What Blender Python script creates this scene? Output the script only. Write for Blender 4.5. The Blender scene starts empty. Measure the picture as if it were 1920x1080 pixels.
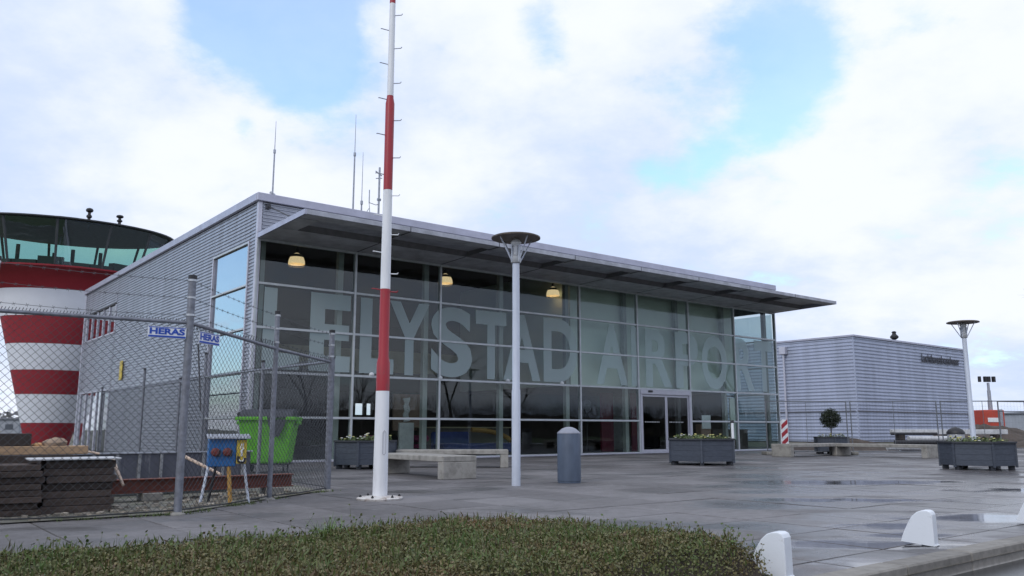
import bpy, math, random
import numpy as np
from mathutils import Vector, Matrix, noise as mnoise
random.seed(7)
sc = bpy.context.scene
col = sc.collection
PI = math.pi
R = math.radians

# ------------------------------------------------------------------ camera
cd = bpy.data.cameras.new('camera')
cam = bpy.data.objects.new('camera', cd); col.objects.link(cam)
cd.sensor_width = 36.0
cd.lens = 36.0 * 1558.4 / 1920
cd.clip_start = 0.05
cd.clip_end = 3000
cam.location = (0, 0, .9443)
cam.rotation_euler = (R(90) + .1685, 0, 0)
sc.camera = cam

# ------------------------------------------------------------------ sky and sun
SUN_EL, SUN_AZ = R(38), R(215)          # azimuth clockwise from +Y
sdir = Vector((math.sin(SUN_AZ) * math.cos(SUN_EL), math.cos(SUN_AZ) * math.cos(SUN_EL), math.sin(SUN_EL)))
w = bpy.data.worlds.new('World'); sc.world = w; w.use_nodes = True
nt = w.node_tree; N = nt.nodes; Lk = nt.links
for n in list(N): N.remove(n)
def nd(t, **k):
    n = N.new(t)
    for a, b in k.items(): setattr(n, a, b)
    return n
out = nd('ShaderNodeOutputWorld'); bg = nd('ShaderNodeBackground'); bg.inputs[1].default_value = .12
sky = nd('ShaderNodeTexSky', sky_type='NISHITA', sun_disc=False, sun_elevation=SUN_EL, sun_rotation=SUN_AZ)
tc = nd('ShaderNodeTexCoord')
def vm(op, a, b=None):
    n = nd('ShaderNodeVectorMath', operation=op)
    for i, x in enumerate((a, b)):
        if x is None: continue
        if isinstance(x, (tuple, list)): n.inputs[i].default_value = x
        else: Lk.new(x, n.inputs[i])
    return n
def mt(op, a, b=None, clamp=False):
    n = nd('ShaderNodeMath', operation=op, use_clamp=clamp)
    for i, x in enumerate((a, b)):
        if x is None: continue
        if isinstance(x, (int, float)): n.inputs[i].default_value = x
        else: Lk.new(x, n.inputs[i])
    return n.outputs[0]
dirn = vm('NORMALIZE', tc.outputs['Generated']).outputs[0]
sep = nd('ShaderNodeSeparateXYZ'); Lk.new(dirn, sep.inputs[0])
zz = mt('ADD', mt('MAXIMUM', sep.outputs[2], 0.0), .32)
cmb = nd('ShaderNodeCombineXYZ')
Lk.new(mt('DIVIDE', sep.outputs[0], zz), cmb.inputs[0]); Lk.new(mt('DIVIDE', sep.outputs[1], zz), cmb.inputs[1])
n1 = nd('ShaderNodeTexNoise'); n1.inputs['Scale'].default_value = 2.5; n1.inputs['Detail'].default_value = 9
n1.inputs['Roughness'].default_value = .55; n1.inputs['Distortion'].default_value = .25
Lk.new(cmb.outputs[0], n1.inputs['Vector'])
n2 = nd('ShaderNodeTexNoise'); n2.inputs['Scale'].default_value = .85; n2.inputs['Detail'].default_value = 5
n2.inputs['Roughness'].default_value = .5
off = vm('ADD', cmb.outputs[0], (3.1, 7.7, 0)); Lk.new(off.outputs[0], n2.inputs['Vector'])
# open blue gaps in the cloud layer: directions and angular widths
gaps = [((-.33, .836, .437), .05, .65), ((-.30, .845, .445), .05, .8), ((-.225, .875, .425), .065, 1.), ((-.262, .86, .44), .06, 1.), ((-.225, .893, .39), .045, 1.), ((-.20, .86, .46), .05, .7),
        ((-.303, .892, .335), .014, .55), ((.03, .885, .462), .035, .7), ((.043, .902, .43), .03, .45), ((.31, .845, .43), .06, .8),
        ((.33, .868, .375), .05, 1.), ((.28, .893, .345), .045, 1.), ((.22, .925, .31), .03, .7), ((.165, .941, .297), .025, .55),
        ((.25, .87, .45), .05, .35), ((.42, .80, .43), .05, .4), ((.20,.905,.38), .04, .25),
        ((-.82, .52, .22), .22, 1.2), ((-.6, -.5, .62), .25, .8), ((.7, -.3, .65), .2, .8), ((.1, .3, .95), .2, .7)]
acc = None
for c, wd, st in gaps:
    v = Vector(c).normalized()
    dlen = vm('DISTANCE', dirn, tuple(v)).outputs['Value']
    q = mt('DIVIDE', dlen, wd)
    e = mt('POWER', 2.718, mt('MULTIPLY', mt('MULTIPLY', q, q), -1.0))
    e = mt('MULTIPLY', e, st)
    acc = e if acc is None else mt('ADD', acc, e)
acc = mt('MINIMUM', acc, 1.3)
n3 = nd('ShaderNodeTexNoise'); n3.inputs['Scale'].default_value = 8.5; n3.inputs['Detail'].default_value = 10; n3.inputs['Roughness'].default_value = .62
Lk.new(cmb.outputs[0], n3.inputs['Vector'])
nn_ = mt('ADD', mt('MULTIPLY', n1.outputs['Fac'], 1.5), mt('MULTIPLY', n3.outputs['Fac'], .85))
dens = mt('ADD', mt('SUBTRACT', nn_, mt('MULTIPLY', acc, .62)), -.47)
mr = nd('ShaderNodeMapRange', interpolation_type='SMOOTHSTEP'); Lk.new(dens, mr.inputs[0])
mr.inputs[1].default_value = .10; mr.inputs[2].default_value = .62; mr.inputs[3].default_value = .34; mr.inputs[4].default_value = 1.0
cr = nd('ShaderNodeMix', data_type='RGBA')
mr2 = nd('ShaderNodeMapRange', interpolation_type='SMOOTHSTEP'); Lk.new(mt('ADD', mt('ADD', mt('MULTIPLY', n2.outputs['Fac'], .65), mt('MULTIPLY', n1.outputs['Fac'], .22)), mt('MULTIPLY', n3.outputs['Fac'], .13)), mr2.inputs[0])
mr2.inputs[1].default_value = .42; mr2.inputs[2].default_value = .57
Lk.new(mr2.outputs[0], cr.inputs[0])
cr.inputs[6].default_value = (5.3, 6.25, 8.3, 1); cr.inputs[7].default_value = (7.7, 8.05, 9.0, 1)
skc = nd('ShaderNodeMix', data_type='RGBA', blend_type='MULTIPLY'); skc.inputs[0].default_value = 1
Lk.new(sky.outputs[0], skc.inputs[6]); skc.inputs[7].default_value = (1.8, 2.35, 2.6, 1)
mx = nd('ShaderNodeMix', data_type='RGBA'); Lk.new(mr.outputs[0], mx.inputs[0]); Lk.new(skc.outputs[2], mx.inputs[6]); Lk.new(cr.outputs[2], mx.inputs[7])
Lk.new(mx.outputs[2], bg.inputs[0]); Lk.new(bg.outputs[0], out.inputs[0])

sl = bpy.data.lights.new('sun', 'SUN'); sl.energy = .9; sl.angle = R(15); sl.color = (1, .95, .88)
so = bpy.data.objects.new('sun', sl); col.objects.link(so)
so.rotation_euler = (-sdir).to_track_quat('-Z', 'Y').to_euler(); so.location = (0, 0, 50)
sc.view_settings.view_transform = 'Standard'; sc.view_settings.look = 'None'
sc.view_settings.exposure = .05; sc.view_settings.gamma = 1; sc.view_settings.use_curve_mapping = False
sc.cycles.max_bounces = 10; sc.cycles.transparent_max_bounces = 16; sc.cycles.caustics_reflective = False

# ------------------------------------------------------------------ materials
MATS = {}
def mat(name, c, rough=.6, metal=0., var=.18, scale=6., bump=0., c2=None, rand=0., spec=.5, bscale=None, emis=None, stretch=(1, 1, 1), thr=(.35, .7)):
    if name in MATS: return MATS[name]
    m = bpy.data.materials.new(name); m.use_nodes = True; MATS[name] = m
    t = m.node_tree; n = t.nodes; l = t.links; b = n['Principled BSDF']
    b.inputs['Roughness'].default_value = rough; b.inputs['Metallic'].default_value = metal
    b.inputs['Specular IOR Level'].default_value = spec
    co = n.new('ShaderNodeTexCoord'); mp = n.new('ShaderNodeMapping'); mp.inputs['Scale'].default_value = stretch
    l.new(co.outputs['Object'], mp.inputs[0])
    a = n.new('ShaderNodeTexNoise'); a.inputs['Scale'].default_value = scale; a.inputs['Detail'].default_value = 7; a.inputs['Roughness'].default_value = .62
    l.new(mp.outputs[0], a.inputs['Vector'])
    r = n.new('ShaderNodeMapRange'); r.inputs[1].default_value = thr[0]; r.inputs[2].default_value = thr[1]
    l.new(a.outputs['Fac'], r.inputs[0])
    x = n.new('ShaderNodeMix'); x.data_type = 'RGBA'
    dk = tuple(v * (1 - var) for v in c) if c2 is None else c2
    lt = tuple(min(1, v * (1 + var * .6)) for v in c) if c2 is None else c
    x.inputs[6].default_value = (*lt, 1); x.inputs[7].default_value = (*dk, 1)
    l.new(r.outputs[0], x.inputs[0]); last = x.outputs[2]
    if rand:
        oi = n.new('ShaderNodeObjectInfo'); g = n.new('ShaderNodeNewGeometry')
        ad = n.new('ShaderNodeMath'); ad.operation = 'ADD'; l.new(oi.outputs['Random'], ad.inputs[0]); l.new(g.outputs['Random Per Island'], ad.inputs[1])
        fr = n.new('ShaderNodeMath'); fr.operation = 'FRACT'; l.new(ad.outputs[0], fr.inputs[0])
        r2 = n.new('ShaderNodeMapRange'); r2.inputs[3].default_value = 1 - rand; r2.inputs[4].default_value = 1 + rand; l.new(fr.outputs[0], r2.inputs[0])
        mm = n.new('ShaderNodeVectorMath'); mm.operation = 'SCALE'; l.new(last, mm.inputs[0]); l.new(r2.outputs[0], mm.inputs['Scale']); last = mm.outputs[0]
    l.new(last, b.inputs['Base Color'])
    rr = n.new('ShaderNodeMapRange'); rr.inputs[3].default_value = max(.02, rough - .08); rr.inputs[4].default_value = min(1, rough + .12)
    l.new(a.outputs['Fac'], rr.inputs[0]); l.new(rr.outputs[0], b.inputs['Roughness'])
    if bump:
        a2 = n.new('ShaderNodeTexNoise'); a2.inputs['Scale'].default_value = bscale or scale * 5; a2.inputs['Detail'].default_value = 6
        l.new(mp.outputs[0], a2.inputs['Vector'])
        bp = n.new('ShaderNodeBump'); bp.inputs['Strength'].default_value = bump; bp.inputs['Distance'].default_value = .01
        l.new(a2.outputs['Fac'], bp.inputs['Height']); l.new(bp.outputs[0], b.inputs['Normal'])
    if emis:
        b.inputs['Emission Color'].default_value = (*emis[0], 1); b.inputs['Emission Strength'].default_value = emis[1]
    return m

def glassmat(name, tint, f0, rough=0.0, film=None):
    m = bpy.data.materials.new(name); m.use_nodes = True; MATS[name] = m
    t = m.node_tree; n = t.nodes; l = t.links
    for q in list(n): n.remove(q)
    o = n.new('ShaderNodeOutputMaterial')
    tr = n.new('ShaderNodeBsdfTransparent'); tr.inputs[0].default_value = (*tint, 1)
    gl = n.new('ShaderNodeBsdfGlossy'); gl.inputs['Roughness'].default_value = rough; gl.inputs['Color'].default_value = (.92, .95, 1, 1)
    co = n.new('ShaderNodeTexCoord'); nz = n.new('ShaderNodeTexNoise'); nz.inputs['Scale'].default_value = .9; nz.inputs['Detail'].default_value = 1
    l.new(co.outputs['Object'], nz.inputs['Vector'])
    bp = n.new('ShaderNodeBump'); bp.inputs['Strength'].default_value = .12; bp.inputs['Distance'].default_value = .02
    l.new(nz.outputs['Fac'], bp.inputs['Height']); l.new(bp.outputs[0], gl.inputs['Normal'])
    lw = n.new('ShaderNodeLayerWeight'); lw.inputs[0].default_value = .5
    pw = n.new('ShaderNodeMath'); pw.operation = 'POWER'; l.new(lw.outputs['Facing'], pw.inputs[0]); pw.inputs[1].default_value = 5
    mr_ = n.new('ShaderNodeMapRange'); l.new(pw.outputs[0], mr_.inputs[0]); mr_.inputs[3].default_value = f0; mr_.inputs[4].default_value = 1
    ms = n.new('ShaderNodeMixShader'); l.new(mr_.outputs[0], ms.inputs[0])
    if film:
        df0 = n.new('ShaderNodeBsdfDiffuse'); df0.inputs[0].default_value = (*film[0], 1)
        tl = n.new('ShaderNodeBsdfTranslucent'); tl.inputs[0].default_value = (*film[0], 1)
        df = n.new('ShaderNodeMixShader'); df.inputs[0].default_value = .30; l.new(df0.outputs[0], df.inputs[1]); l.new(tl.outputs[0], df.inputs[2])
        m2 = n.new('ShaderNodeMixShader'); m2.inputs[0].default_value = film[1]
        l.new(tr.outputs[0], m2.inputs[1]); l.new(df.outputs[0], m2.inputs[2]); l.new(m2.outputs[0], ms.inputs[1])
    else: l.new(tr.outputs[0], ms.inputs[1])
    l.new(gl.outputs[0], ms.inputs[2]); l.new(ms.outputs[0], o.inputs[0])
    return m

alu = mat('silver_sheet_metal', (.40, .415, .475), .42, .5, .16, 2.4, stretch=(1, 1, .12))
alu2 = mat('corrugated_grey_sheet', (.41, .445, .56), .5, .35, .14, 1.2, stretch=(1, 1, .1))
trim = mat('pale_metal_trim', (.52, .52, .60), .4, .3, .12, 3)
fascia = mat('roof_edge_metal', (.44, .44, .53), .42, .35, .12, 2)
frame_m = mat('window_profile_metal', (.52, .55, .58), .4, .25, .1, 4)
canopy_m = mat('canopy_perforated_metal', (.50, .51, .55), .55, .15, .25, 2.2, bump=.2, bscale=60)
canopy_e = mat('canopy_edge_metal', (.42, .43, .48), .5, .25, .25, 3)
canopy_d = mat('canopy_shade_dark', (.17, .17, .185), .7, 0, .2, 4)  # dark colour stands for the shadow-like band under the canopy
roof_m = mat('roof_membrane', (.14, .14, .15), .85, 0, .2, 3)
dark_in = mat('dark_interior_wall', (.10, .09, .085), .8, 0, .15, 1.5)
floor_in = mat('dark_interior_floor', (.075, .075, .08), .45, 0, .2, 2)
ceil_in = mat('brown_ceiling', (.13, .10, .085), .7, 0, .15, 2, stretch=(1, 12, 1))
pale_in = mat('pale_green_partition', (.70, .78, .71), .7, 0, .06, .8)
beige_in = mat('beige_balustrade', (.42, .38, .26), .6, 0, .12, 2)
column_m = mat('pale_steel_column', (.36, .385, .375), .5, 0, .1, 3)
glass = glassmat('facade_glass', (.86, .90, .885), .034)
glass_side = glassmat('side_glass', (.35, .40, .42), .46)
glass_green = glassmat('green_tinted_cab_glass', (.52, .74, .67), .10)
glass_dark = glassmat('door_glass', (.62, .64, .64), .03)
end_glass = glassmat('end_wall_glass', (.66, .73, .74), .05)
film = glassmat('frosted_lettering_film', (.85, .92, .93), .0, film=((.76, .86, .88), .47))
fgalv = mat('weathered_fence_steel', (.20, .21, .245), .55, .35, .3, 14, bump=.1)
galv = mat('galvanised_steel', (.36, .38, .43), .45, .5, .25, 14, bump=.1)
wire_m = mat('fence_wire', (.10, .105, .115), .5, .5, .2, 20)
wire_d = mat('dark_tension_wire', (.05, .052, .055), .6, .3, .2, 20)
white_p = mat('white_gloss_paint', (.78, .80, .83), .38, 0, .07, 5, bump=.04)
white_t = mat('weathered_white_paint', (.74, .75, .78), .42, 0, .13, 7, stretch=(1, 1, .15), thr=(.45, .75))
red_p = mat('red_paint', (.36, .022, .035), .42, 0, .16, 11, c2=(.27, .05, .055), thr=(.52, .70), stretch=(1, 1, .35))
red_t = mat('tower_red_paint', (.30, .020, .032), .6, 0, .08, 1.5)
white_w = mat('tower_white_paint', (.78, .80, .86), .6, 0, .05, 1.0)
lampgrey = mat('light_grey_lamp_paint', (.57, .61, .70), .38, .1, .1, 8, stretch=(1, 1, .2))
lamp_under = mat('brown_grey_reflector', (.17, .145, .13), .55, 0, .12, 6)
planter_m = mat('anthracite_planter_boards', (.055, .066, .09), .6, 0, .25, 9, bump=.15, stretch=(1, 1, 4), rand=.05)
planter_e = mat('dark_planter_rim', (.035, .038, .048), .6, 0, .25, 9)
concrete = mat('weathered_concrete', (.34, .325, .30), .85, 0, .3, 7, bump=.35, c2=(.19, .18, .165), thr=(.42, .75))
concrete_d = mat('concrete_shoe', (.25, .24, .22), .9, 0, .25, 12, bump=.3)
soil = mat('dark_soil', (.055, .042, .032), .95, 0, .4, 12, bump=.8)
leafm = mat('bedding_leaves', (.085, .12, .04), .6, 0, .3, 20, rand=.4)
flower_y = mat('pale_yellow_petals', (.62, .58, .22), .6, 0, .15, 20, rand=.15)
flower_w = mat('white_petals', (.66, .66, .62), .6, 0, .1, 20)
bin_m = mat('slate_grey_bin_paint', (.075, .10, .148), .55, 0, .15, 9, bump=.1, stretch=(1, 1, .3))
bin_top = mat('pale_bin_dome', (.27, .285, .34), .45, 0, .12, 9)
bin_l = mat('light_grey_bin_shell', (.42, .43, .46), .6, 0, .1, 9)
black_p = mat('black_plastic', (.018, .018, .022), .5, 0, .2, 9)
green_b = mat('lime_green_plastic', (.13, .50, .015), .45, 0, .12, 5)
lid_m = mat('grey_black_plastic_lid', (.045, .048, .062), .5, 0, .15, 6)
blue_p = mat('blue_enamel', (.02, .13, .36), .45, 0, .15, 8)
yellow_p = mat('yellow_enamel', (.62, .46, .06), .5, 0, .15, 10)
orange_p = mat('orange_brown_leg', (.50, .28, .07), .6, 0, .2, 12)
rust = mat('red_oxide_steel', (.16, .05, .035), .65, .1, .3, 6, bump=.2)
darksteel = mat('dark_grey_steel_plate', (.105, .11, .14), .5, .3, .35, 4, c2=(.30, .31, .33), thr=(.56, .72), stretch=(3, 3, .5))
paverm = mat('dark_brown_sleeper', (.062, .046, .040), .85, 0, .4, 7, bump=.5, rand=.4, stretch=(1, 1, 3))
plank_m = mat('raw_tan_timber', (.42, .28, .17), .8, 0, .22, 4, bump=.2, stretch=(1, 9, 9))
beam_m = mat('dark_stained_timber', (.035, .027, .024), .8, 0, .3, 5, bump=.2)
stone_m = mat('tan_rubble', (.30, .22, .16), .9, 0, .3, 9, bump=.5)
pale_wood = mat('peeled_pale_timber', (.62, .48, .38), .7, 0, .15, 6)
tile_m = mat('pale_metal_edge', (.55, .56, .58), .6, 0, .2, 6)
bark = mat('grey_brown_bark', (.12, .105, .095), .9, 0, .3, 10)
topiary_m = mat('dark_evergreen_leaves', (.03, .042, .022), .6, 0, .4, 12, rand=.45)
warm = mat('warm_lit_reflector', (.80, .62, .36), .35, 0, .3, 20, emis=((1, .74, .42), .75))
bulbm = mat('lamp_bulb', (1, .9, .7), .4, 0, .1, 20, emis=((1, .82, .5), 2.6))
magenta = mat('dark_magenta_panel', (.16, .015, .04), .6, 0, .1, 3)
signblue = mat('sign_blue', (.015, .07, .42), .45, 0, .1, 9)
mound_m = mat('brown_heaped_earth', (.075, .058, .048), .95, 0, .4, 2.5, bump=.9, bscale=9)
hred = mat('orange_red_housing', (.46, .06, .035), .5, 0, .15, 2)
farm = mat('far_hazy_grey', (.34, .36, .40), .9, 0, .15, .3)
letter_m = mat('dark_metal_letters', (.045, .045, .06), .5, .3, .1, 5)
seatm = mat('interior_seat_fabric', (.20, .03, .09), .8, 0, .2, 8)
bluem = mat('interior_blue_fabric', (.02, .03, .10), .8, 0, .2, 8)

# ground materials -------------------------------------------------
def paving(name, c1, c2, wet):
    m = bpy.data.materials.new(name); m.use_nodes = True; MATS[name] = m
    t = m.node_tree; n = t.nodes; l = t.links; b = n['Principled BSDF']
    g = n.new('ShaderNodeNewGeometry'); pos = g.outputs['Position']
    def nz(s, d, st=(1, 1, 1), w_=.6):
        mp = n.new('ShaderNodeMapping'); mp.inputs['Scale'].default_value = st; mp.inputs['Rotation'].default_value = (0, 0, -.6724); l.new(pos, mp.inputs[0])
        q = n.new('ShaderNodeTexNoise'); q.inputs['Scale'].default_value = s; q.inputs['Detail'].default_value = d; q.inputs['Roughness'].default_value = w_; l.new(mp.outputs[0], q.inputs['Vector']); return q.outputs['Fac']
    def mrange(x, a, b_, c, d):
        q = n.new('ShaderNodeMapRange'); q.interpolation_type = 'SMOOTHSTEP'; q.inputs[1].default_value = a; q.inputs[2].default_value = b_; q.inputs[3].default_value = c; q.inputs[4].default_value = d; l.new(x, q.inputs[0]); return q.outputs[0]
    def ma(op, x, y):
        q = n.new('ShaderNodeMath'); q.operation = op
        for i, z in enumerate((x, y)):
            if isinstance(z, (int, float)): q.inputs[i].default_value = z
            else: l.new(z, q.inputs[i])
        return q.outputs[0]
    big = nz(.35, 5); fine = nz(7, 9, w_=.7); grit = nz(90, 3)
    mx_ = n.new('ShaderNodeMix'); mx_.data_type = 'RGBA'; mx_.inputs[6].default_value = (*c1, 1); mx_.inputs[7].default_value = (*c2, 1)
    l.new(mrange(ma('ADD', ma('MULTIPLY', big, .55), ma('MULTIPLY', fine, .45)), .38, .62, 0, 1), mx_.inputs[0])
    oi = n.new('ShaderNodeObjectInfo'); ad = ma('FRACT', ma('ADD', oi.outputs['Random'], g.outputs['Random Per Island']), 0)
    tone = mrange(ad, 0, 1, .80, 1.16)
    gt = mrange(grit, .3, .7, .82, 1.15)
    # damp patches, mostly on the open right side of the square
    sp = n.new('ShaderNodeSeparateXYZ'); l.new(pos, sp.inputs[0])
    side = mrange(ma('SUBTRACT', sp.outputs[0], ma('MULTIPLY', sp.outputs[1], .12)), 0.3, 3.2, 0, 1)
    far = mrange(sp.outputs[1], 14, 26, 1, .25)
    wn = nz(.55, 4, (1.0, 1.6, 1), .5)
    wv = ma('ADD', wn, ma('MULTIPLY', ma('MULTIPLY', side, far), wet))
    wetm = mrange(wv, .58, .80, 0, 1); damp = mrange(wv, .46, .70, 0, 1)
    # standing water lies in the low spots of the square
    acc_ = None
    for (bx, by, ex, ey) in ((2.9, 7.2, 1.15, .42), (3.6, 7.75, .6, .3), (5.1, 9.3, 1.0, .55), (6.2, 15.4, 2.2, .7), (2.55, 6.15, .5, .28), (3.9, 8.5, .8, .3), (4.6, 11.6, 1.4, .4), (8.4, 13.5, 1.6, .5)):
        vs_ = n.new('ShaderNodeVectorMath'); vs_.operation = 'SUBTRACT'; l.new(pos, vs_.inputs[0]); vs_.inputs[1].default_value = (bx, by, 0)
        vd_ = n.new('ShaderNodeVectorMath'); vd_.operation = 'DIVIDE'; l.new(vs_.outputs[0], vd_.inputs[0]); vd_.inputs[1].default_value = (ex, ey, 1)
        vl_ = n.new('ShaderNodeVectorMath'); vl_.operation = 'LENGTH'; l.new(vd_.outputs[0], vl_.inputs[0])
        g_ = ma('SUBTRACT', 1.35, vl_.outputs['Value']); acc_ = g_ if acc_ is None else ma('MAXIMUM', acc_, g_)
    pud = mrange(ma('ADD', ma('MULTIPLY', acc_, .5), ma('SUBTRACT', nz(2.2, 5, (.7, 1.6, 1), .6), .5)), -.02, .5, 0, 1)
    wetm = ma('MAXIMUM', wetm, pud); damp = ma('MAXIMUM', damp, pud)
    dk = mrange(damp, 0, 1, 1, .72)
    sc_ = n.new('ShaderNodeVectorMath'); sc_.operation = 'SCALE'; l.new(mx_.outputs[2], sc_.inputs[0])
    l.new(ma('MULTIPLY', ma('MULTIPLY', tone, gt), dk), sc_.inputs['Scale']); l.new(sc_.outputs[0], b.inputs['Base Color'])
    r1 = mrange(damp, 0, 1, .72, .34); l.new(ma('SUBTRACT', ma('SUBTRACT', r1, ma('MULTIPLY', wetm, .10)), ma('MULTIPLY', pud, .19)), b.inputs['Roughness'])
    bp = n.new('ShaderNodeBump'); bp.inputs['Distance'].default_value = .004; l.new(ma('ADD', fine, ma('MULTIPLY', grit, .5)), bp.inputs['Height'])
    l.new(ma('MULTIPLY', mrange(wetm, 0, 1, .7, .15), mrange(pud, 0, 1, 1, .12)), bp.inputs['Strength']); l.new(bp.outputs[0], b.inputs['Normal'])
    return m
pave_m = paving('damp_concrete_paving', (.185, .176, .182), (.110, .103, .105), .19)
joint_m = mat('mossy_joint_dirt', (.045, .043, .03), .95, 0, .4, 9, bump=.5)
road_m = paving('wet_asphalt_road', (.06, .06, .062), (.045, .045, .047), .5)
kerb_m = mat('kerb_concrete', (.23, .215, .195), .85, 0, .25, 9, bump=.4, rand=.12)
ground_m = mat('muddy_ground', (.15, .13, .11), .95, 0, .35, .25, bump=.5, bscale=4, c2=(.07, .08, .04))

# ------------------------------------------------------------------ mesh helpers
class MB:
    def __init__(s): s.v = []; s.f = []
    def add(s, vs, fs):
        o = len(s.v); s.v += [tuple(p) for p in vs]; s.f += [tuple(i + o for i in f) for f in fs]; return s
    def box(s, x0, x1, y0, y1, z0, z1, M=None):
        vs = [Vector(p) for p in ((x0, y0, z0), (x1, y0, z0), (x1, y1, z0), (x0, y1, z0), (x0, y0, z1), (x1, y0, z1), (x1, y1, z1), (x0, y1, z1))]
        if M is not None: vs = [M @ p for p in vs]
        return s.add(vs, [(3, 2, 1, 0), (4, 5, 6, 7), (0, 1, 5, 4), (1, 2, 6, 5), (2, 3, 7, 6), (3, 0, 4, 7)])
    def cbox(s, x0, x1, y0, y1, z0, z1, c=.01, M=None):     # box with chamfered edges
        vs = []; 
        xs = (x0, x1); ys = (y0, y1); zs = (z0, z1); idx = {}
        for i in (0, 1):
            for j in (0, 1):
                for k in (0, 1):
                    x = xs[i]; y = ys[j]; z = zs[k]; sx = c if i == 0 else -c; sy = c if j == 0 else -c; sz = c if k == 0 else -c
                    idx[i, j, k, 0] = len(vs); vs.append(Vector((x, y + sy, z + sz)))
                    idx[i, j, k, 1] = len(vs); vs.append(Vector((x + sx, y, z + sz)))
                    idx[i, j, k, 2] = len(vs); vs.append(Vector((x + sx, y + sy, z)))
        F = []
        for i in (0, 1): F.append([idx[i, 0, 0, 0], idx[i, 1, 0, 0], idx[i, 1, 1, 0], idx[i, 0, 1, 0]])
        for j in (0, 1): F.append([idx[0, j, 0, 1], idx[1, j, 0, 1], idx[1, j, 1, 1], idx[0, j, 1, 1]])
        for k in (0, 1): F.append([idx[0, 0, k, 2], idx[1, 0, k, 2], idx[1, 1, k, 2], idx[0, 1, k, 2]])
        for a in (0, 1):
            for b in (0, 1):
                F.append([idx[a, b, 0, 0], idx[a, b, 0, 1], idx[a, b, 1, 1], idx[a, b, 1, 0]])
                F.append([idx[a, 0, b, 0], idx[a, 0, b, 2], idx[a, 1, b, 2], idx[a, 1, b, 0]])
                F.append([idx[0, a, b, 1], idx[0, a, b, 2], idx[1, a, b, 2], idx[1, a, b, 1]])
        for i in (0, 1):
            for j in (0, 1):
                for k in (0, 1): F.append([idx[i, j, k, 0], idx[i, j, k, 1], idx[i, j, k, 2]])
        cen = Vector(((x0 + x1) / 2, (y0 + y1) / 2, (z0 + z1) / 2)); G = []
        for f in F:
            a, b, d = (vs[f[q]] for q in (0, 1, 2)); nn = (b - a).cross(d - a); m_ = sum((vs[q] for q in f), Vector()) / len(f)
            G.append(f if nn.dot(m_ - cen) > 0 else f[::-1])
        if M is not None: vs = [M @ p for p in vs]
        return s.add(vs, G)
    def tube(s, p, q, r0, r1=None, n=8, caps=True):
        p = Vector(p); q = Vector(q); r1 = r0 if r1 is None else r1; d = (q - p)
        if d.length < 1e-6: return s
        d.normalize(); a = d.orthogonal().normalized(); b = d.cross(a); vs = []
        for c, r in ((p, r0), (q, r1)):
            for i in range(n):
                t = 2 * PI * i / n; vs.append(c + a * (math.cos(t) * r) + b * (math.sin(t) * r))
        fs = [(i, (i + 1) % n, n + (i + 1) % n, n + i) for i in range(n)]
        if caps: fs += [tuple(range(n))[::-1], tuple(range(n, 2 * n))]
        return s.add(vs, fs)
    def path(s, pts, r, n=6):
        for a, b in zip(pts, pts[1:]): s.tube(a, b, r, r, n)
        return s
    def lathe(s, prof, c=(0, 0, 0), n=24, caps=True):
        vs = []; 
        for r, z in prof:
            for i in range(n):
                t = 2 * PI * i / n; vs.append((c[0] + r * math.cos(t), c[1] + r * math.sin(t), c[2] + z))
        fs = []
        for k in range(len(prof) - 1):
            for i in range(n): fs.append((k * n + i, k * n + (i + 1) % n, (k + 1) * n + (i + 1) % n, (k + 1) * n + i))
        if caps: fs += [tuple(range(n))[::-1], tuple(range((len(prof) - 1) * n, len(prof) * n))]
        return s.add(vs, fs)
    def prism(s, poly, z0, z1, M=None):
        n = len(poly); vs = [Vector((x, y, z0)) for x, y in poly] + [Vector((x, y, z1)) for x, y in poly]
        if M is not None: vs = [M @ p for p in vs]
        return s.add(vs, [tuple(range(n))[::-1], tuple(range(n, 2 * n))] + [(i, (i + 1) % n, n + (i + 1) % n, n + i) for i in range(n)])
    def mesh(s, name):
        me = bpy.data.meshes.new(name); me.from_pydata(s.v, [], s.f); me.update(); return me
    def build(s, name, m, parent=None, loc=(0, 0, 0), rot=(0, 0, 0), smooth=False, kind=None):
        me = s.mesh(name); me.materials.append(m)
        if smooth:
            me.shade_smooth()
            try: me.set_sharp_from_angle(angle=R(35))
            except Exception: pass
        o = bpy.data.objects.new(name, me); col.objects.link(o); o.location = loc; o.rotation_euler = rot
        if parent is not None: o.parent = parent
        if kind: o['kind'] = kind
        return o
def inst(name, me, parent, loc=(0, 0, 0), rot=(0, 0, 0), scale=None):
    o = bpy.data.objects.new(name, me); col.objects.link(o); o.parent = parent; o.location = loc; o.rotation_euler = rot
    if scale: o.scale = scale
    return o
def tag(o, label=None, cat=None, group=None, kind=None):
    if label: o['label'] = label
    if cat: o['category'] = cat
    if group: o['group'] = group
    if kind: o['kind'] = kind
    return o
def thing(name, label, cat, loc=(0, 0, 0), rz=0, group=None):
    o = bpy.data.objects.new(name, None); col.objects.link(o); o.empty_display_size = .2
    o.location = loc; o.rotation_euler = (0, 0, rz); return tag(o, label, cat, group)
def copy_tree(o, parent=None):
    c = o.copy(); col.objects.link(c)
    if parent is not None: c.parent = parent
    for ch in list(o.children): copy_tree(ch, c)
    return c
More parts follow.
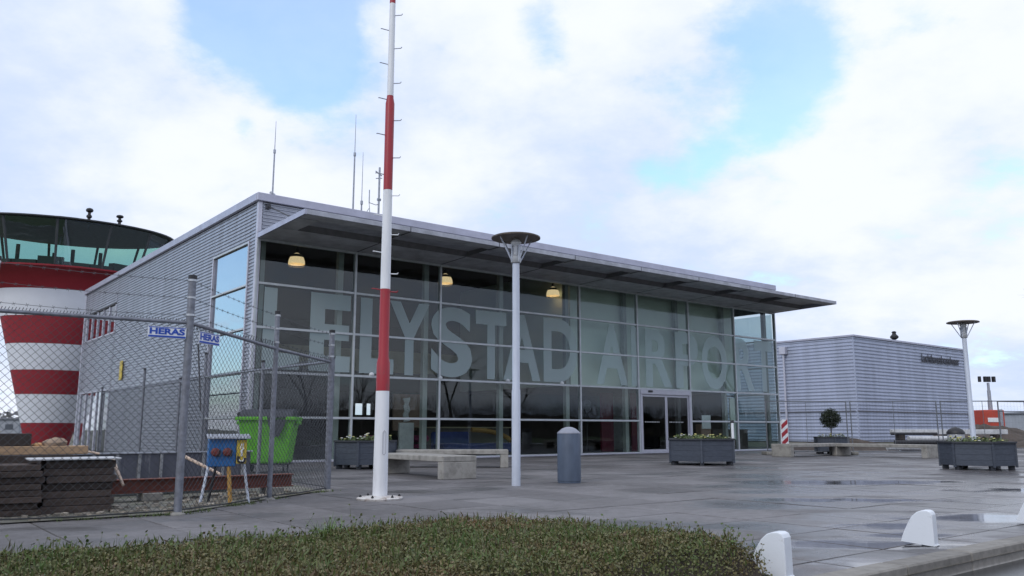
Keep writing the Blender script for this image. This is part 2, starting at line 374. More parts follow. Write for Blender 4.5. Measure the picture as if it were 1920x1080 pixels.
def text_mesh(body, size, depth, offset=0., align='LEFT', fit=None):
    cu = bpy.data.curves.new('lettering', 'FONT'); cu.body = body; cu.size = size; cu.extrude = depth; cu.offset = offset; cu.align_x = align; cu.resolution_u = 6
    ob = bpy.data.objects.new('lettering', cu); col.objects.link(ob)
    dg = bpy.context.evaluated_depsgraph_get(); dg.update()
    me = bpy.data.meshes.new_from_object(ob.evaluated_get(dg)); bpy.data.objects.remove(ob)
    if fit:                                            # stretch outline to a width x height, origin lower left
        c = np.array([v.co[:] for v in me.vertices]); mn = c.min(0); mxx = c.max(0)
        c[:, 0] = (c[:, 0] - mn[0]) * fit[0] / (mxx[0] - mn[0]); c[:, 1] = (c[:, 1] - mn[1]) * fit[1] / (mxx[1] - mn[1])
        me.vertices.foreach_set('co', c.ravel()); me.update()
    return me

# plan frame of the airport buildings: u along the glass front, v back from it
TH = .6724; BX, BY = -7.388, 23.578; CT, ST = math.cos(TH), math.sin(TH)
def P(u, v, z=0): return (BX + u * CT - v * ST, BY + u * ST + v * CT, z)

# ------------------------------------------------------------------ ground, road, square
def sheet(name, u0, u1, v0, v1, z, m):
    mb = MB(); mb.add([P(u0, v0, z), P(u1, v0, z), P(u1, v1, z), P(u0, v1, z)], [(0, 1, 2, 3)]); return tag(mb.build(name, m), kind='structure')
sheet('ground', -900, 1200, -20.06, 1500, -.05, ground_m)
sheet('road', -300, 400, -29, -20.06, -.12, road_m)
tag(sheet('verge', -900, 1200, -900, -29, -.10, mat('mown_grass_verge', (.06, .085, .03), .95, 0, .3, 2, bump=.6)), kind='structure')
sq = MB(); a = .0
sq.add([P(-32, -19.84, -.012), P(42, -19.84, -.012), P(42, -.02, -.012), P(-32, -.02, -.012)], [(0, 1, 2, 3)])
square = tag(sq.build('square', joint_m), kind='structure')
PX = 960; FX = 1558.4
def inview(x, y, m=120):
    if y < 1.2: return False
    px = 960 + FX * x / (y * .985 - .16); return -m < px < 1920 + m
cells = []
vr = [(-19.84, -19.49)] + [(-19.49 + i, -18.49 + i) for i in range(19)] + [(-.49, -.12)]
for (va, vb) in vr:
    for k in range(-24, 41):
        ua = k - .28
        x, y, _ = P(ua + .5, (va + vb) / 2)
        bed = (-14 < ua + .5 < -5.2) and (vb < -17.9)
        if inview(x, y) and not bed: cells.append((math.hypot(x, y), ua, va, vb))
cells.sort()
slab_me = {}
def slabmesh(w_, d_):
    k = (round(w_, 2), round(d_, 2))
    if k not in slab_me:
        mb = MB(); g = .008; mb.cbox(g, w_ - g, g, d_ - g, -.05, 0, .004); me = mb.mesh('paving_slab'); me.materials.append(pave_m); slab_me[k] = me
    return slab_me[k]
rest = MB()
for i, (dd, ua, va, vb) in enumerate(cells):
    dz = random.uniform(-.0035, .0015); tx = random.uniform(-.003, .003); ty = random.uniform(-.003, .003)
    if i < 300:
        o = inst('paving_slab', slabmesh(1, vb - va), square, P(ua, va, dz), (tx, ty, TH))
    else:
        g = .010; z = dz
        M = Matrix.Translation(P(ua, va, z)) @ Matrix.Rotation(TH, 4, 'Z') @ Matrix.Rotation(tx, 4, 'X')
        rest.box(g, 1 - g, g, vb - va - g, -.011, 0, M)
rest.build('far_paving_slabs', pave_m, square, kind='stuff')
# kerb of single stones
kerb = tag(MB().add([P(-60, -20.05, -.13), P(90, -20.05, -.13), P(90, -19.86, -.13), P(-60, -19.86, -.13)], [(0, 1, 2, 3)]).build('kerb', joint_m), kind='structure')
kb = MB(); kb.cbox(.004, .996, 0, .2, -.14, .012, .012); kme = kb.mesh('kerb_stone'); kme.materials.append(kerb_m)
for k in range(-30, 60):
    inst('kerb_stone', kme, kerb, P(k, -20.05, random.uniform(-.004, .004)), (0, 0, TH))
# unpaved ground round the fenced compound and between the two halls
def dirt_patch(name, pts, z, m, n=0):
    mb = MB(); mb.add([(x, y, z) for x, y in pts], [tuple(range(len(pts)))]); return tag(mb.build(name, m), kind='structure')

# ------------------------------------------------------------------ terminal building
W_, D_, PH = 25.44, 22.06, 1.28
TOP, RF = 5 * PH, 7.77
T = thing('terminal_building', 'long silver and glass airport terminal with big frosted letters across its front', 'building', P(0, 0), TH)
def corr(mb, a, b, z0, z1, pitch=.107, dep=.028, nrm=(0, -1)):
    n = max(1, round((z1 - z0) / pitch)); pt = (z1 - z0) / n; pf = []
    for i in range(n):
        z = z0 + i * pt; pf += [(z, 0), (z + pt * .30, 0), (z + pt * .5, dep), (z + pt * .8, dep)]
    pf.append((z1, 0)); vs = []
    for z, d in pf: vs += [(a[0] + nrm[0] * d, a[1] + nrm[1] * d, z), (b[0] + nrm[0] * d, b[1] + nrm[1] * d, z)]
    fs = []
    for i in range(len(pf) - 1): fs.append((2 * i, 2 * i + 1, 2 * i + 3, 2 * i + 2))
    mb.add(vs, fs); return mb
# side wall (u = 0), openings: corner window, ribbon window, entrance
sw = MB(); n_ = (-1, 0); zt = RF - .24
for (v0, v1, z0, z1) in ((.14, .56, 0, zt), (.56, 3.62, TOP + .04, zt), (3.62, 15.9, 0, zt), (15.9, 21.5, 2.62, 5.08), (15.9, 21.5, 6.42, zt), (21.5, D_ - .05, 0, zt)):
    corr(sw, (0, v1), (0, v0), z0, z1, nrm=n_)
sw.build('side_wall', alu, T)
inner = MB()
for (v0, v1, z0, z1) in ((.2, .56, 0, zt), (.56, 3.62, TOP + .06, zt), (3.62, 15.9, 0, zt), (15.9, 21.5, 2.64, 5.06), (15.9, 21.5, 6.44, zt), (21.5, D_ - .1, 0, zt)):
    inner.box(.03, .2, v0, v1, z0, z1)
RW = [(.03, 14.9, 0, zt), (15.5, 15.66, 0, zt), (16.05, W_ - .03, 0, zt), (14.9, 15.5, 0, 1.8), (14.9, 15.5, 2.48, zt), (15.66, 16.05, 0, 1.8), (15.66, 16.05, 2.48, zt)]
for (u0, u1, z0, z1) in RW: inner.box(u0, u1, D_ - .25, D_ - .08, z0, z1)
inner.box(W_ - .2, W_ - .03, 3.0, D_ - .3, 0, zt)
inner.box(.22, W_ - .22, .14, .3, TOP + .1, zt)
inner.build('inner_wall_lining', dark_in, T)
fb = MB(); corr(fb, (.1, 0), (W_ - .1, 0), TOP + .08, zt, nrm=(0, -1)); fb.build('front_wall_band', alu, T)
rb = MB(); corr(rb, (W_, 3.0), (W_, D_ - .05), 0, zt, nrm=(1, 0)); corr(rb, (W_, .1), (W_, 3.0), TOP + .08, zt, nrm=(1, 0)); [corr(rb, (u1, D_), (u0, D_), z0, z1, nrm=(0, 1)) for (u0, u1, z0, z1) in RW]; rb.build('rear_wall', alu, T)
for x, y in ((0, 0), (0, D_), (W_, D_)):
    MB().cbox(x - .05, x + .08, y - .05, y + .08, 0, zt - .002, .01).build('corner_trim', trim, T)
MB().box(-.02, W_ + .02, -.02, D_ + .02, zt + .01, zt + .12).build('roof_deck', roof_m, T)
e = MB(); e.cbox(-.12, W_ + .12, -.14, -.02, zt, RF, .012); e.build('roof_edge', fascia, T)
MB().cbox(-.13, -.02, -.019, D_ + .1, zt + .002, RF - .002, .012).build('roof_edge', fascia, T)
MB().cbox(W_ + .02, W_ + .13, -.019, D_ + .1, zt + .002, RF - .002, .012).build('roof_edge', fascia, T)
MB().cbox(-.019, W_ + .019, D_ + .02, D_ + .12, zt + .002, RF - .002, .012).build('roof_edge', fascia, T)
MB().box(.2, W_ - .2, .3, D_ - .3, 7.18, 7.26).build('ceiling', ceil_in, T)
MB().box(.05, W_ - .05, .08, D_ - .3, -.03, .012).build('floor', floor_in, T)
# front: mullions, transoms, panes, columns
BAY = 3.18
mu = MB(); mu.cbox(-.035, .035, -.06, .08, .05, TOP + .06, .006); mume = mu.mesh('mullion'); mume.materials.append(frame_m)
tr_ = MB(); tr_.cbox(.036, BAY - .036, -.045, .06, -.035, .035, .006); trme = tr_.mesh('transom'); trme.materials.append(frame_m)
pn = MB(); pn.box(.036, BAY - .036, 0, .012, .036, PH - .036); pnme = pn.mesh('glass_pane'); pnme.materials.append(glass)
cm = MB(); cm.cbox(-.09, .09, -.09, .09, .012, 7.17, .01); cme = cm.mesh('column'); cme.materials.append(column_m)
for k in range(9):
    inst('mullion', mume, T, (k * BAY, 0, 0))
    if 0 < k < 8: inst('column', cme, T, (k * BAY - .32, .42, 0))
inst('column', cme, T, (.30, .42, 0))
for k in range(8):
    for r in range(6):
        if k == 5 and r in (0, 1): continue
        inst('transom', trme, T, (k * BAY, 0, r * PH + (.035 if r == 0 else 0)))
    for r in range(5):
        if k == 5 and r < 2: continue
        inst('glass_pane', pnme, T, (k * BAY, 0, r * PH))
MB().cbox(-.04, W_ + .04, -.10, .07, .0, .05, .008).build('sill', trim, T)
# right end glazing
for r in range(5):
    MB().box(W_ - .006, W_ + .006, .14, 2.94, r * PH + .04, (r + 1) * PH - .04).build('glass_pane', end_glass, T)
    MB().cbox(W_ - .05, W_ + .05, .1, 2.98, r * PH - .034 + (.07 if r == 0 else 0), r * PH + .034 + (.07 if r == 0 else 0), .006).build('transom', frame_m, T)
MB().cbox(W_ - .05, W_ + .05, 2.98, 3.06, .05, TOP + .05, .006).build('mullion', frame_m, T)
MB().cbox(W_ - .34, W_ - .16, .34, .52, .012, 7.17, .01).build('column', mat('dark_end_column', (.16, .18, .17), .6), T)
# corner window on the side wall
for r in range(5):
    z0 = r * PH
    MB().box(.02, .032, .62, 3.56, z0 + .04, z0 + PH - .04).build('side_window_pane', glass_side, T)
for r in range(6):
    MB().cbox(-.05, .05, .61, 3.57, r * PH - .03 + (.05 if r == 0 else 0), r * PH + .03 + (.05 if r == 0 else 0), .006).build('side_window_bar', frame_m, T)
for v in (.585, 3.6): MB().cbox(-.055, .055, v - .035, v + .035, .0, TOP + .05, .006).build('side_window_jamb', trim, T)
MB().box(.4, .44, .7, 3.5, .05, PH - .05).build('low_screen', mat('grey_green_screen', (.22, .26, .23), .7), T)
# ribbon window on the side wall
MB().cbox(-.06, .04, 15.9, 21.5, 6.36, 6.43, .01).build('ribbon_window_frame', mat('dark_window_hood', (.05, .05, .055), .6), T)
MB().cbox(-.06, .04, 15.9, 21.5, 5.07, 5.15, .01).build('ribbon_window_frame', trim, T)
for i in range(6):
    v = 15.93 + i * 1.1; MB().cbox(-.05, .04, v - .05, v + .05, 5.152, 6.358, .01).build('ribbon_window_frame', trim, T)
for i in range(5): MB().box(0, .01, 15.98 + i * 1.1, 16.98 + i * 1.1, 5.16, 6.35).build('ribbon_window_pane', glass_side, T)
# side entrance
for i in range(6):
    v = 15.95 + i * 1.1; MB().cbox(-.05, .05, v - .05, v + .05, 0, 2.6, .01).build('side_entrance_frame', trim, T)
MB().cbox(-.06, .05, 15.9, 21.5, 2.601, 2.66, .01).build('side_entrance_frame', trim, T)
for i in range(5): MB().box(0, .01, 16.0 + i * 1.1, 16.95 + i * 1.1, .04, 2.59).build('side_entrance_pane', glass_side, T)
MB().cbox(-.09, -.055, 13.9, 14.3, 2.95, 3.75, .01).build('side_hydrant_sign', yellow_p, T)
# interior
MB().box(12.80, 22.95, .60, .68, 2.62, 7.17).build('pale_partition', pale_in, T)
MB().box(12.80, 12.9, .69, 8.0, 2.62, 7.17).build('pale_partition', pale_in, T)
MB().box(22.85, 22.95, .69, 3.2, 2.62, 7.17).build('pale_partition', pale_in, T)
MB().box(.2, 22.2, 8.0, 8.3, 3.35, 4.25).build('balustrade', beige_in, T)
MB().box(.2, 22.2, 8.31, 20, 3.1, 3.35).build('mezzanine', dark_in, T)
MB().box(12.9, 22.1, .69, 8, 2.62, 2.72).build('mezzanine', dark_in, T)
MB().box(22.25, 24.9, 1.4, 3.0, .013, .95).build('low_counter', mat('brown_counter', (.06, .045, .04), .6), T)
MB().box(22.45, 22.95, .5, .56, .5, 2.35).build('pale_notice_board', pale_in, T)
MB().box(19.2, 20.6, 5.0, 5.1, .02, 2.5).build('back_screen', mat('grey_screen', (.25, .25, .25), .6), T)
MB().box(7.6, 8.8, 5.0, 5.08, .9, 2.3).build('back_screen', mat('warm_brown_screen', (.30, .20, .15), .6), T)
MB().box(16.2, 16.9, 2.4, 2.5, .02, 2.5).build('door_side_panel', magenta, T)
MB().box(17.6, 18.0, 2.0, 2.06, .02, 2.5).build('door_side_panel', magenta, T)
# sliding door in the sixth bay
x0 = 5 * BAY + .036; x1 = 6 * BAY - .036; xm = (x0 + x1) / 2; dh = 2 * PH - .05
dr = MB(); dr.cbox(x0, x1, -.09, .09, dh - .17, dh + .015, .01); dr.cbox(x0, x0 + .11, -.08, .08, .05, dh - .171, .01); dr.cbox(x1 - .11, x1, -.08, .08, .05, dh - .171, .01)
drf = dr.build('door_frame', mat('white_door_profile', (.50, .50, .57), .4, .1, .08, 6), T)
MB().cbox(x0 + .45, x0 + .70, -.13, -.092, dh - .09, dh - .01, .01).build('door_sensor', black_p, drf)
for xa, xb in ((x0 + .115, xm + .03), (xm + .035, x1 - .115)):
    d = MB(); d.cbox(xa, xb, -.03, .03, .051, .15, .005); d.cbox(xa, xb, -.03, .03, dh - .26, dh - .175, .005); d.cbox(xa, xa + .07, -.03, .03, .151, dh - .261, .005); d.cbox(xb - .07, xb, -.03, .03, .151, dh - .261, .005)
    do = d.build('sliding_door', MATS['white_door_profile'], T)
    MB().box(xa + .071, xb - .071, -.006, .006, .152, dh - .262).build('door_pane', glass_dark, do)
    q = MB()
    for i in range(9): q.box(xa + .2 + i * .1, xa + .24 + i * .1, -.0085, -.0075, 1.22, 1.26)
    q.build('safety_dots', white_p, do)
# frosted letters applied behind the panes
LET = [('L', .28, 1.43), ('E', 1.73, 3.08), ('L', 3.40, 4.62), ('Y', 4.44, 5.94), ('S', 6.02, 7.7), ('T', 7.84, 9.18), ('A', 9.05, 10.76), ('D', 10.91, 12.61), ('A', 13.59, 15.3),
       ('I', 15.54, 15.93), ('R', 16.37, 17.98), ('P', 18.22, 19.68), ('O', 19.93, 21.68), ('R', 22.25, 23.67), ('T', 23.75, 25.12)]
for ch, a, b in LET:
    me = text_mesh(ch, 2.4, .0015, .075, fit=(b - a, 2.36)); me.materials.append(film)
    inst('letter', me, T, (a, -.006, 2.66), (R(90), 0, 0))
# small lights on the third transom
fm = MB(); fm.lathe([(.02, -.05), (.085, -.045), (.085, 0), (.04, .05), (.0, .055)], n=12); fme = fm.mesh('transom_light'); fme.materials.append(white_p)
for k in range(4): inst('transom_light', fme, T, (3.85 + k * 2.55 + (.3 if k > 1 else 0), -.0, 2 * PH + .085), (0, 0, 0))
# canopy: eight panels, added shade trough, tie rods
CD, CZ0, CZ1, CTk = 3.2, TOP + .03, 6.50, .12
for k in range(8):
    a, b = k * BAY + .01, (k + 1) * BAY - .01
    if k == 0: a = .02
    def zz_(v): return CZ0 + (CZ1 - CZ0) * v / CD
    cp = MB()
    # soffit in two strips; dark-painted trough added between them as a shadow-like band
    for (va, vb) in ((.02, 1.45), (2.75, CD)):
        cp.add([(a, -va, zz_(va)), (b, -va, zz_(va)), (b, -vb, zz_(vb)), (a, -vb, zz_(vb)), (a, -va, zz_(va) + .03), (b, -va, zz_(va) + .03), (b, -vb, zz_(vb) + .03), (a, -vb, zz_(vb) + .03)],
               [(0, 1, 2, 3), (7, 6, 5, 4), (0, 4, 5, 1), (1, 5, 6, 2), (2, 6, 7, 3), (3, 7, 4, 0)])
    can = cp.build('canopy_panel', canopy_m, T)
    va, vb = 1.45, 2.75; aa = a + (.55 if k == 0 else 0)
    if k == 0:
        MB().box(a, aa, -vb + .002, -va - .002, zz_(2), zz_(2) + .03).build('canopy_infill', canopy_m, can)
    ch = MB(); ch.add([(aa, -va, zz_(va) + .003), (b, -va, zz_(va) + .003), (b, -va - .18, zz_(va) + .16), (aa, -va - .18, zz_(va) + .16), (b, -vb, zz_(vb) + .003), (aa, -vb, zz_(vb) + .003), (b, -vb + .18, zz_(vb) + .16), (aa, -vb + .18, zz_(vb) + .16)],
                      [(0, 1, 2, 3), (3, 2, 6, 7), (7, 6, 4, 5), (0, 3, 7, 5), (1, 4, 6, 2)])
    ch.build('canopy_shade_trough', canopy_d, can)
    ed = MB(); ed.cbox(a - .004, b + .004 - (.0), -CD - .05, -CD, CZ1 - .015, CZ1 + CTk - .0, .008); ed.build('canopy_edge', canopy_e, can)
    tp = MB(); tp.add([(a, -.03, CZ0 + .2), (b, -.03, CZ0 + .2), (b, -CD, CZ1 + CTk - .02), (a, -CD, CZ1 + CTk - .02)], [(0, 1, 2, 3)]); tp.build('canopy_top_sheet', canopy_e, can)
    MB().box(b - .02, b + .02, -CD, -.03, CZ0 - .012, CZ0 + .02, Matrix.Translation((0, 0, 0))).build('canopy_joint', canopy_e, can) if False else None
    if k < 7:
        MB().box(b - .002, b + .022, -CD - .056, -CD + .5, CZ1 - .032, CZ1 - .017).build('canopy_joint', MATS['dark_rod'] if 'dark_rod' in MATS else mat('dark_rod', (.07, .07, .08), .5, .4), can)
        MB().box(b + .002, b + .018, -CD - .054, -CD - .004, CZ1 - .016, CZ1 + CTk + .003).build('canopy_joint', MATS['dark_rod'], can)
        MB().add([(b - .01, -.05, zz_(.05) - .006), (b + .03, -.05, zz_(.05) - .006), (b + .03, -1.44, zz_(1.44) - .006), (b - .01, -1.44, zz_(1.44) - .006), (b - .01, -.05, zz_(.05) + .01), (b + .03, -.05, zz_(.05) + .01), (b + .03, -1.44, zz_(1.44) + .01), (b - .01, -1.44, zz_(1.44) + .01)], [(0, 1, 2, 3), (0, 4, 5, 1), (1, 5, 6, 2), (2, 6, 7, 3), (3, 7, 4, 0)]).build('canopy_joint', MATS['dark_rod'], can)
    MB().tube((k * BAY + .25, -.05, zt - .12), (k * BAY + .25, -2.1, CZ1 + .1), .02, n=6).build('tie_rod', mat('dark_rod', (.07, .07, .08), .5, .4), T)
    MB().cbox(k * BAY + .18, k * BAY + .32, -.08, -.03, zt - .2, zt - .05, .01).build('tie_rod_bracket', MATS['dark_rod'], T)
for x in (-.01, W_ + .01):
    s_ = MB(); s_.add([(x - .03, -.02, CZ0 - .01), (x + .03, -.02, CZ0 - .01), (x + .03, -CD - .05, CZ1 - .017), (x - .03, -CD - .05, CZ1 - .017), (x - .03, -.02, CZ0 + .14), (x + .03, -.02, CZ0 + .14), (x + .03, -CD - .05, CZ1 + CTk + .002), (x - .03, -CD - .05, CZ1 + CTk + .002)],
                      [(0, 1, 2, 3), (7, 6, 5, 4), (0, 4, 5, 1), (1, 5, 6, 2), (2, 6, 7, 3), (3, 7, 4, 0)])
    s_.build('canopy_end_plate', fascia, T)

# pendant lamps inside
def pendant(u, v, z, label):
    t = thing('pendant_lamp', label, 'lamp', P(u, v, z), TH, 'bell lamps behind the glass front')
    MB().lathe([(.255, 0), (.262, .01), (.25, .12), (.20, .25), (.11, .33), (.05, .36), (.045, .355), (.105, .32), (.19, .245), (.24, .12), (.25, 0)], n=28, caps=False).build('lamp_shade', warm, t, smooth=True)
    MB().lathe([(.06, .352), (.115, .327), (.20, .252), (.215, .22)], n=28, caps=False).build('shade_crown', mat('lamp_crown_metal', (.10, .08, .06), .4, .4), t, smooth=True)
    MB().lathe([(.262, -.075), (.266, -.07), (.262, -.002), (.257, -.002), (.258, -.07)], n=28, caps=False).build('clear_rim', glassmat('clear_rim_glass', (.9, .88, .84), .06) if 'clear_rim_glass' not in MATS else MATS['clear_rim_glass'], t)
    MB().lathe([(.001, .08), (.05, .10), (.06, .15), (.04, .22), (.001, .25)], n=12, caps=False).build('bulb', bulbm, t, smooth=True)
    c = MB(); c.tube((0, 0, .36), (0, 0, .50), .05, n=10); c.tube((0, 0, .5), (0, 0, 7.17 - z), .012, n=6); c.build('hanging_rod', black_p, t)
    return t
pendant(1.88, 1.5, 6.12, 'lit bell lamp hanging behind the corner pane, leftmost of three')
pendant(7.57, 1.5, 6.12, 'lit bell lamp half hidden by a mullion, middle of three')
pendant(13.01 - .55, 1.2, 6.12, 'lit bell lamp beside the street lamp head, rightmost of three')

# things standing inside
t = thing('info_totem', 'pale info totem with a curled top standing behind the glass', 'display', P(5.75, 1.0, .012), TH)
MB().cbox(-.28, .28, -.05, .05, 0, 1.15, .01).build('totem_panel', mat('pale_totem', (.55, .55, .55), .5), t)
tt = MB()
for i in range(14):
    z = 1.2 + i * .055; tt.tube((-.1 + .03 * math.sin(i * 1.3), 0, z), (.1 + .03 * math.cos(i), .0, z + .04), .03, n=6)
tt.build('curled_top', MATS['pale_totem'], t)
def chair(u, v, m, label, rz=0):
    t = thing('tub_chair', label, 'chair', P(u, v, .012), TH + rz, 'low chairs in the waiting area')
    MB().lathe([(.25, .30), (.27, .32), (.27, .42), (.22, .44)], n=14).build('seat', m, t, smooth=True)
    b = MB()
    for i in range(9):
        a0 = PI * (i / 9) ; a1 = PI * ((i + 1) / 9)
        b.tube((.29 * math.cos(a0), .29 * math.sin(a0), .62), (.29 * math.cos(a1), .29 * math.sin(a1), .62), .12, n=6)
    b.build('backrest', m, t, smooth=True)
    for i in range(4):
        a0 = PI / 4 + i * PI / 2; MB().tube((.2 * math.cos(a0), .2 * math.sin(a0), 0), (.17 * math.cos(a0), .17 * math.sin(a0), .31), .015, n=6).build('leg', galv, t)
chair(4.7, 1.4, seatm, 'magenta tub chair just behind the glass, left of the pale totem', .4)
chair(6.6, 1.6, seatm, 'magenta tub chair just behind the glass, right of the pale totem', 2.4)
chair(8.6, 2.4, bluem, 'dark blue tub chair behind the glass between mast and lamp post', -.4)
t = thing('stand_in_sofa', 'blue and yellow sofa added for an unclear shape in the glass behind the lamp post', 'sofa', P(8.6, 1.3, .012), TH)  # made-up sofa in place of an unidentified blue and yellow shape in the glass
MB().cbox(-1.4, 1.9, -.4, .3, .12, .45, .06).build('stand_in_base', mat('stand_in_blue', (.012, .03, .14), .7), t)
MB().cbox(-1.4, .2, .31, .48, .12, .85, .06).build('backrest', MATS['stand_in_blue'], t)
q = MB()
for i in range(10):
    a0, a1 = PI * .5 * i / 10, PI * .5 * (i + 1) / 10
    q.tube((.3 + 1.5 * math.sin(a0), .38 - .4 * (1 - math.cos(a0)), .50 + .42 * math.cos(a0)), (.3 + 1.5 * math.sin(a1), .38 - .4 * (1 - math.cos(a1)), .50 + .42 * math.cos(a1)), .09, n=8)
q.build('curved_end', mat('stand_in_yellow', (.30, .17, .04), .7), t, smooth=True)
MB().cbox(-1.3, 1.8, -.3, .2, 0, .119, .01).build('plinth', black_p, t)
t = thing('reception_desk', 'long dark desk with pale top inside behind the glass', 'desk', P(10.6, 4.5, .012), TH)
MB().cbox(-2, 2, -.35, .35, 0, .98, .01).build('desk_body', dark_in, t); MB().cbox(-2.1, 2.1, -.45, .45, .981, 1.03, .01).build('desk_top', beige_in, t)
t = thing('paper_rack', 'rack with white leaflets behind the pane right of the door', 'rack', P(21.0, .9, .012), TH)
MB().cbox(-.35, .35, -.15, .15, 0, 1.15, .01).build('rack_body', MATS['warm_brown_screen'], t); MB().cbox(-.3, .3, -.19, -.155, .95, 1.55, .01).build('leaflet_board', white_p, t)
t = thing('desk_fan', 'dark round fan on a stand behind the pane left of the door', 'fan', P(14.1, 1.1, .012), TH)
MB().tube((0, 0, 0), (0, 0, 1.6), .02, n=6).build('stand', black_p, t); MB().lathe([(.22, 0), (.24, .02), (.24, .06), (.22, .08)], n=20).build('fan_cage', black_p, t, (0, .04, 1.85), (R(90), 0, 0)); MB().lathe([(.2, 0), (.2, .02), (.03, .04)], n=12).build('base', black_p, t)

# ------------------------------------------------------------------ aerials on the roof
def whip(u, v, h0, h1, label, kind):
    t = thing('whip_aerial', label, 'aerial', P(u, v, zt + .12), TH, 'whip aerials on the terminal roof')
    MB().tube((0, 0, 0), (0, 0, h0), .032, .026, n=8).build('mast', galv, t)
    MB().tube((0, 0, h0), (0, 0, h0 + .12), .045, n=8).build('coupling', galv, t)
    MB().tube((0, 0, h0 + .12), (0, 0, h1), .014, .007, n=6).build('whip', galv, t)
    if kind:
        q = MB(); q.tube((0, 0, .95), (-.32, -.1, .62), .035, n=6); q.tube((-.1, -.1, .95), (.1, .1, .95), .05, n=6); q.build('bracket', galv, t)
b0 = zt + .12
whip(1.42, 2.6, 10.0 - b0, 11.12 - b0, 'white whip aerial with a bracket, alone above the roof corner', 1)
whip(3.51, .94, 9.9 - b0, 11.35 - b0, 'tallest thin whip aerial just left of the striped mast', 0)
whip(3.74, .79, .6, 10.04 - b0, 'short very thin aerial between the tall whip and the striped mast', 0)
t = thing('dipole_aerial', 'aerial mast with cross bars and loop close left of the striped mast', 'aerial', P(4.16, .4, b0), TH)
MB().tube((0, 0, 0), (0, 0, 1.85), .035, n=8).build('mast', galv, t)
q = MB(); q.tube((-.2, -.1, 1.66), (.12, .06, 1.6), .02, n=6); q.tube((-.13, 0, 1.45), (.1, 0, 1.5), .014, n=6); q.tube((-.05, 0, .75), (.06, .0, .75), .05, n=6); q.build('cross_bars', galv, t)
q = MB(); q.tube((-.3, .1, .6), (-.3, .1, 1.05), .018, n=6); q.path([(0, 0, .6), (-.1, 0, .55), (-.3, .1, .62)], .012); q.path([(-.3, .1, .6), (-.28, .08, .3), (-.1, 0, .15)], .012); q.path([(-.5, .1, .1), (-.3, .1, .42)], .012); q.build('loop_dipole', galv, t)

# ------------------------------------------------------------------ control tower
TC = (-24.75, 45.0)
tw = thing('control_tower', 'red and white banded control tower with a green glazed cab', 'tower', (*TC, 0), .5028); tw.scale = (1, .66, 1)
def tr(z): return 1.34 + .252 * (z - 1.31)
bz = [-.05, 1.28, 2.77, 4.03, 5.40, 6.83, 8.24, 9.43]
for i in range(7):
    z0, z1 = bz[i], bz[i + 1]
    pf = [(tr(z0), z0 + .004), (tr(z1), z1 - .004)]
    if i == 6: pf = [(tr(z0), z0 + .004), (3.45, 8.7), (3.95, 9.05), (4.55, 9.24)]
    MB().lathe(pf, n=56).build('painted_band', red_t if i % 2 == 0 else white_w, tw, smooth=True)
MB().lathe([(4.56, 9.243), (4.72, 9.26), (4.74, 9.33), (4.6, 9.36)], n=56).build('cab_sill', red_t, tw, smooth=True)
NS = 13; A0 = -PI / 2 - .085
r0, r1, z0, z1 = 4.66, 5.36, 9.36, 11.68
dm = mat('dark_cab_frame', (.05, .055, .06), .5, .2, .2, 3)
for i in range(NS):
    a = A0 + 2 * PI * i / NS; b = A0 + 2 * PI * (i + 1) / NS
    p = lambda an, r, z: Vector((r * math.cos(an), r * math.sin(an), z))
    MB().add([p(a, r0, z0), p(b, r0, z0), p(b, r1, z1), p(a, r1, z1)], [(0, 1, 2, 3)]).build('cab_pane', glass_green, tw)
    MB().tube(p(a, r0, z0), p(a, r1, z1), .06, .075, n=6).build('cab_mullion', dm, tw)
MB().lathe([(5.1, 11.70), (5.52, 11.69), (5.62, 11.72), (5.62, 11.78), (5.4, 11.80), (3.0, 11.95), (.5, 12.05)], n=52).build('cab_roof', dm, tw, smooth=True)
MB().lathe([(.01, 9.37), (4.6, 9.36)], n=40).build('cab_floor', dark_in, tw)
MB().lathe([(.01, 11.69), (5.2, 11.685)], n=40).build('cab_ceiling', mat('dark_blue_cab_ceiling', (.13, .15, .18), .7), tw)
q = MB(); random.seed(3)
for i in range(22):
    a = 2 * PI * i / 22; r = 4.15; h = random.choice((.12, .2, .15, .42, .2)); M = Matrix.Translation((r * math.cos(a), r * math.sin(a), 9.38)) @ Matrix.Rotation(a, 4, 'Z'); q.box(-.2, .2, -.59, .59, 0, h, M)
q.build('control_desks', black_p, tw)
q = MB()
for (x, y, h) in ((-2.2, -1, 1.3), (.4, -1.5, 1.2), (1.8, .5, 1.4), (-.5, 1.5, 1.3)): q.tube((x, y, 9.4), (x, y, 9.4 + h), .10, n=8)
q.build('cab_posts', black_p, tw)
def vent(x, y, z, h, label):
    t = thing('roof_vent', label, 'vent', (x, y, z), 0, 'black lamps on the tower roof')
    MB().tube((0, 0, 0), (0, 0, h * .7), .08, n=10).build('stem', black_p, t)
    MB().lathe([(.08, h * .7), (.17, h * .76), (.19, h * .86), (.15, h * .95), (.05, h)], n=16).build('cap', black_p, t, smooth=True)
    MB().lathe([(.09, h * .32), (.14, h * .38), (.14, h * .48), (.09, h * .54)], n=16).build('collar', black_p, t, smooth=True)
vent(-22.78, 43.5, 11.9, .82, 'taller black beacon on the tower roof, nearer the middle')
vent(-21.12, 43.5, 11.75, .58, 'smaller black beacon on the tower roof, nearer the hall')
q = MB(); [q.tube((2.2 * math.cos(i * .7), 2.2 * math.sin(i * .7), 12.0), (2.2 * math.cos(i * .7), 2.2 * math.sin(i * .7), 12.28), .03, n=6) for i in range(9)]
q.path([(2.2 * math.cos(i * .35), 2.2 * math.sin(i * .35), 12.28) for i in range(19)], .025); q.build('roof_railing', dm, tw)
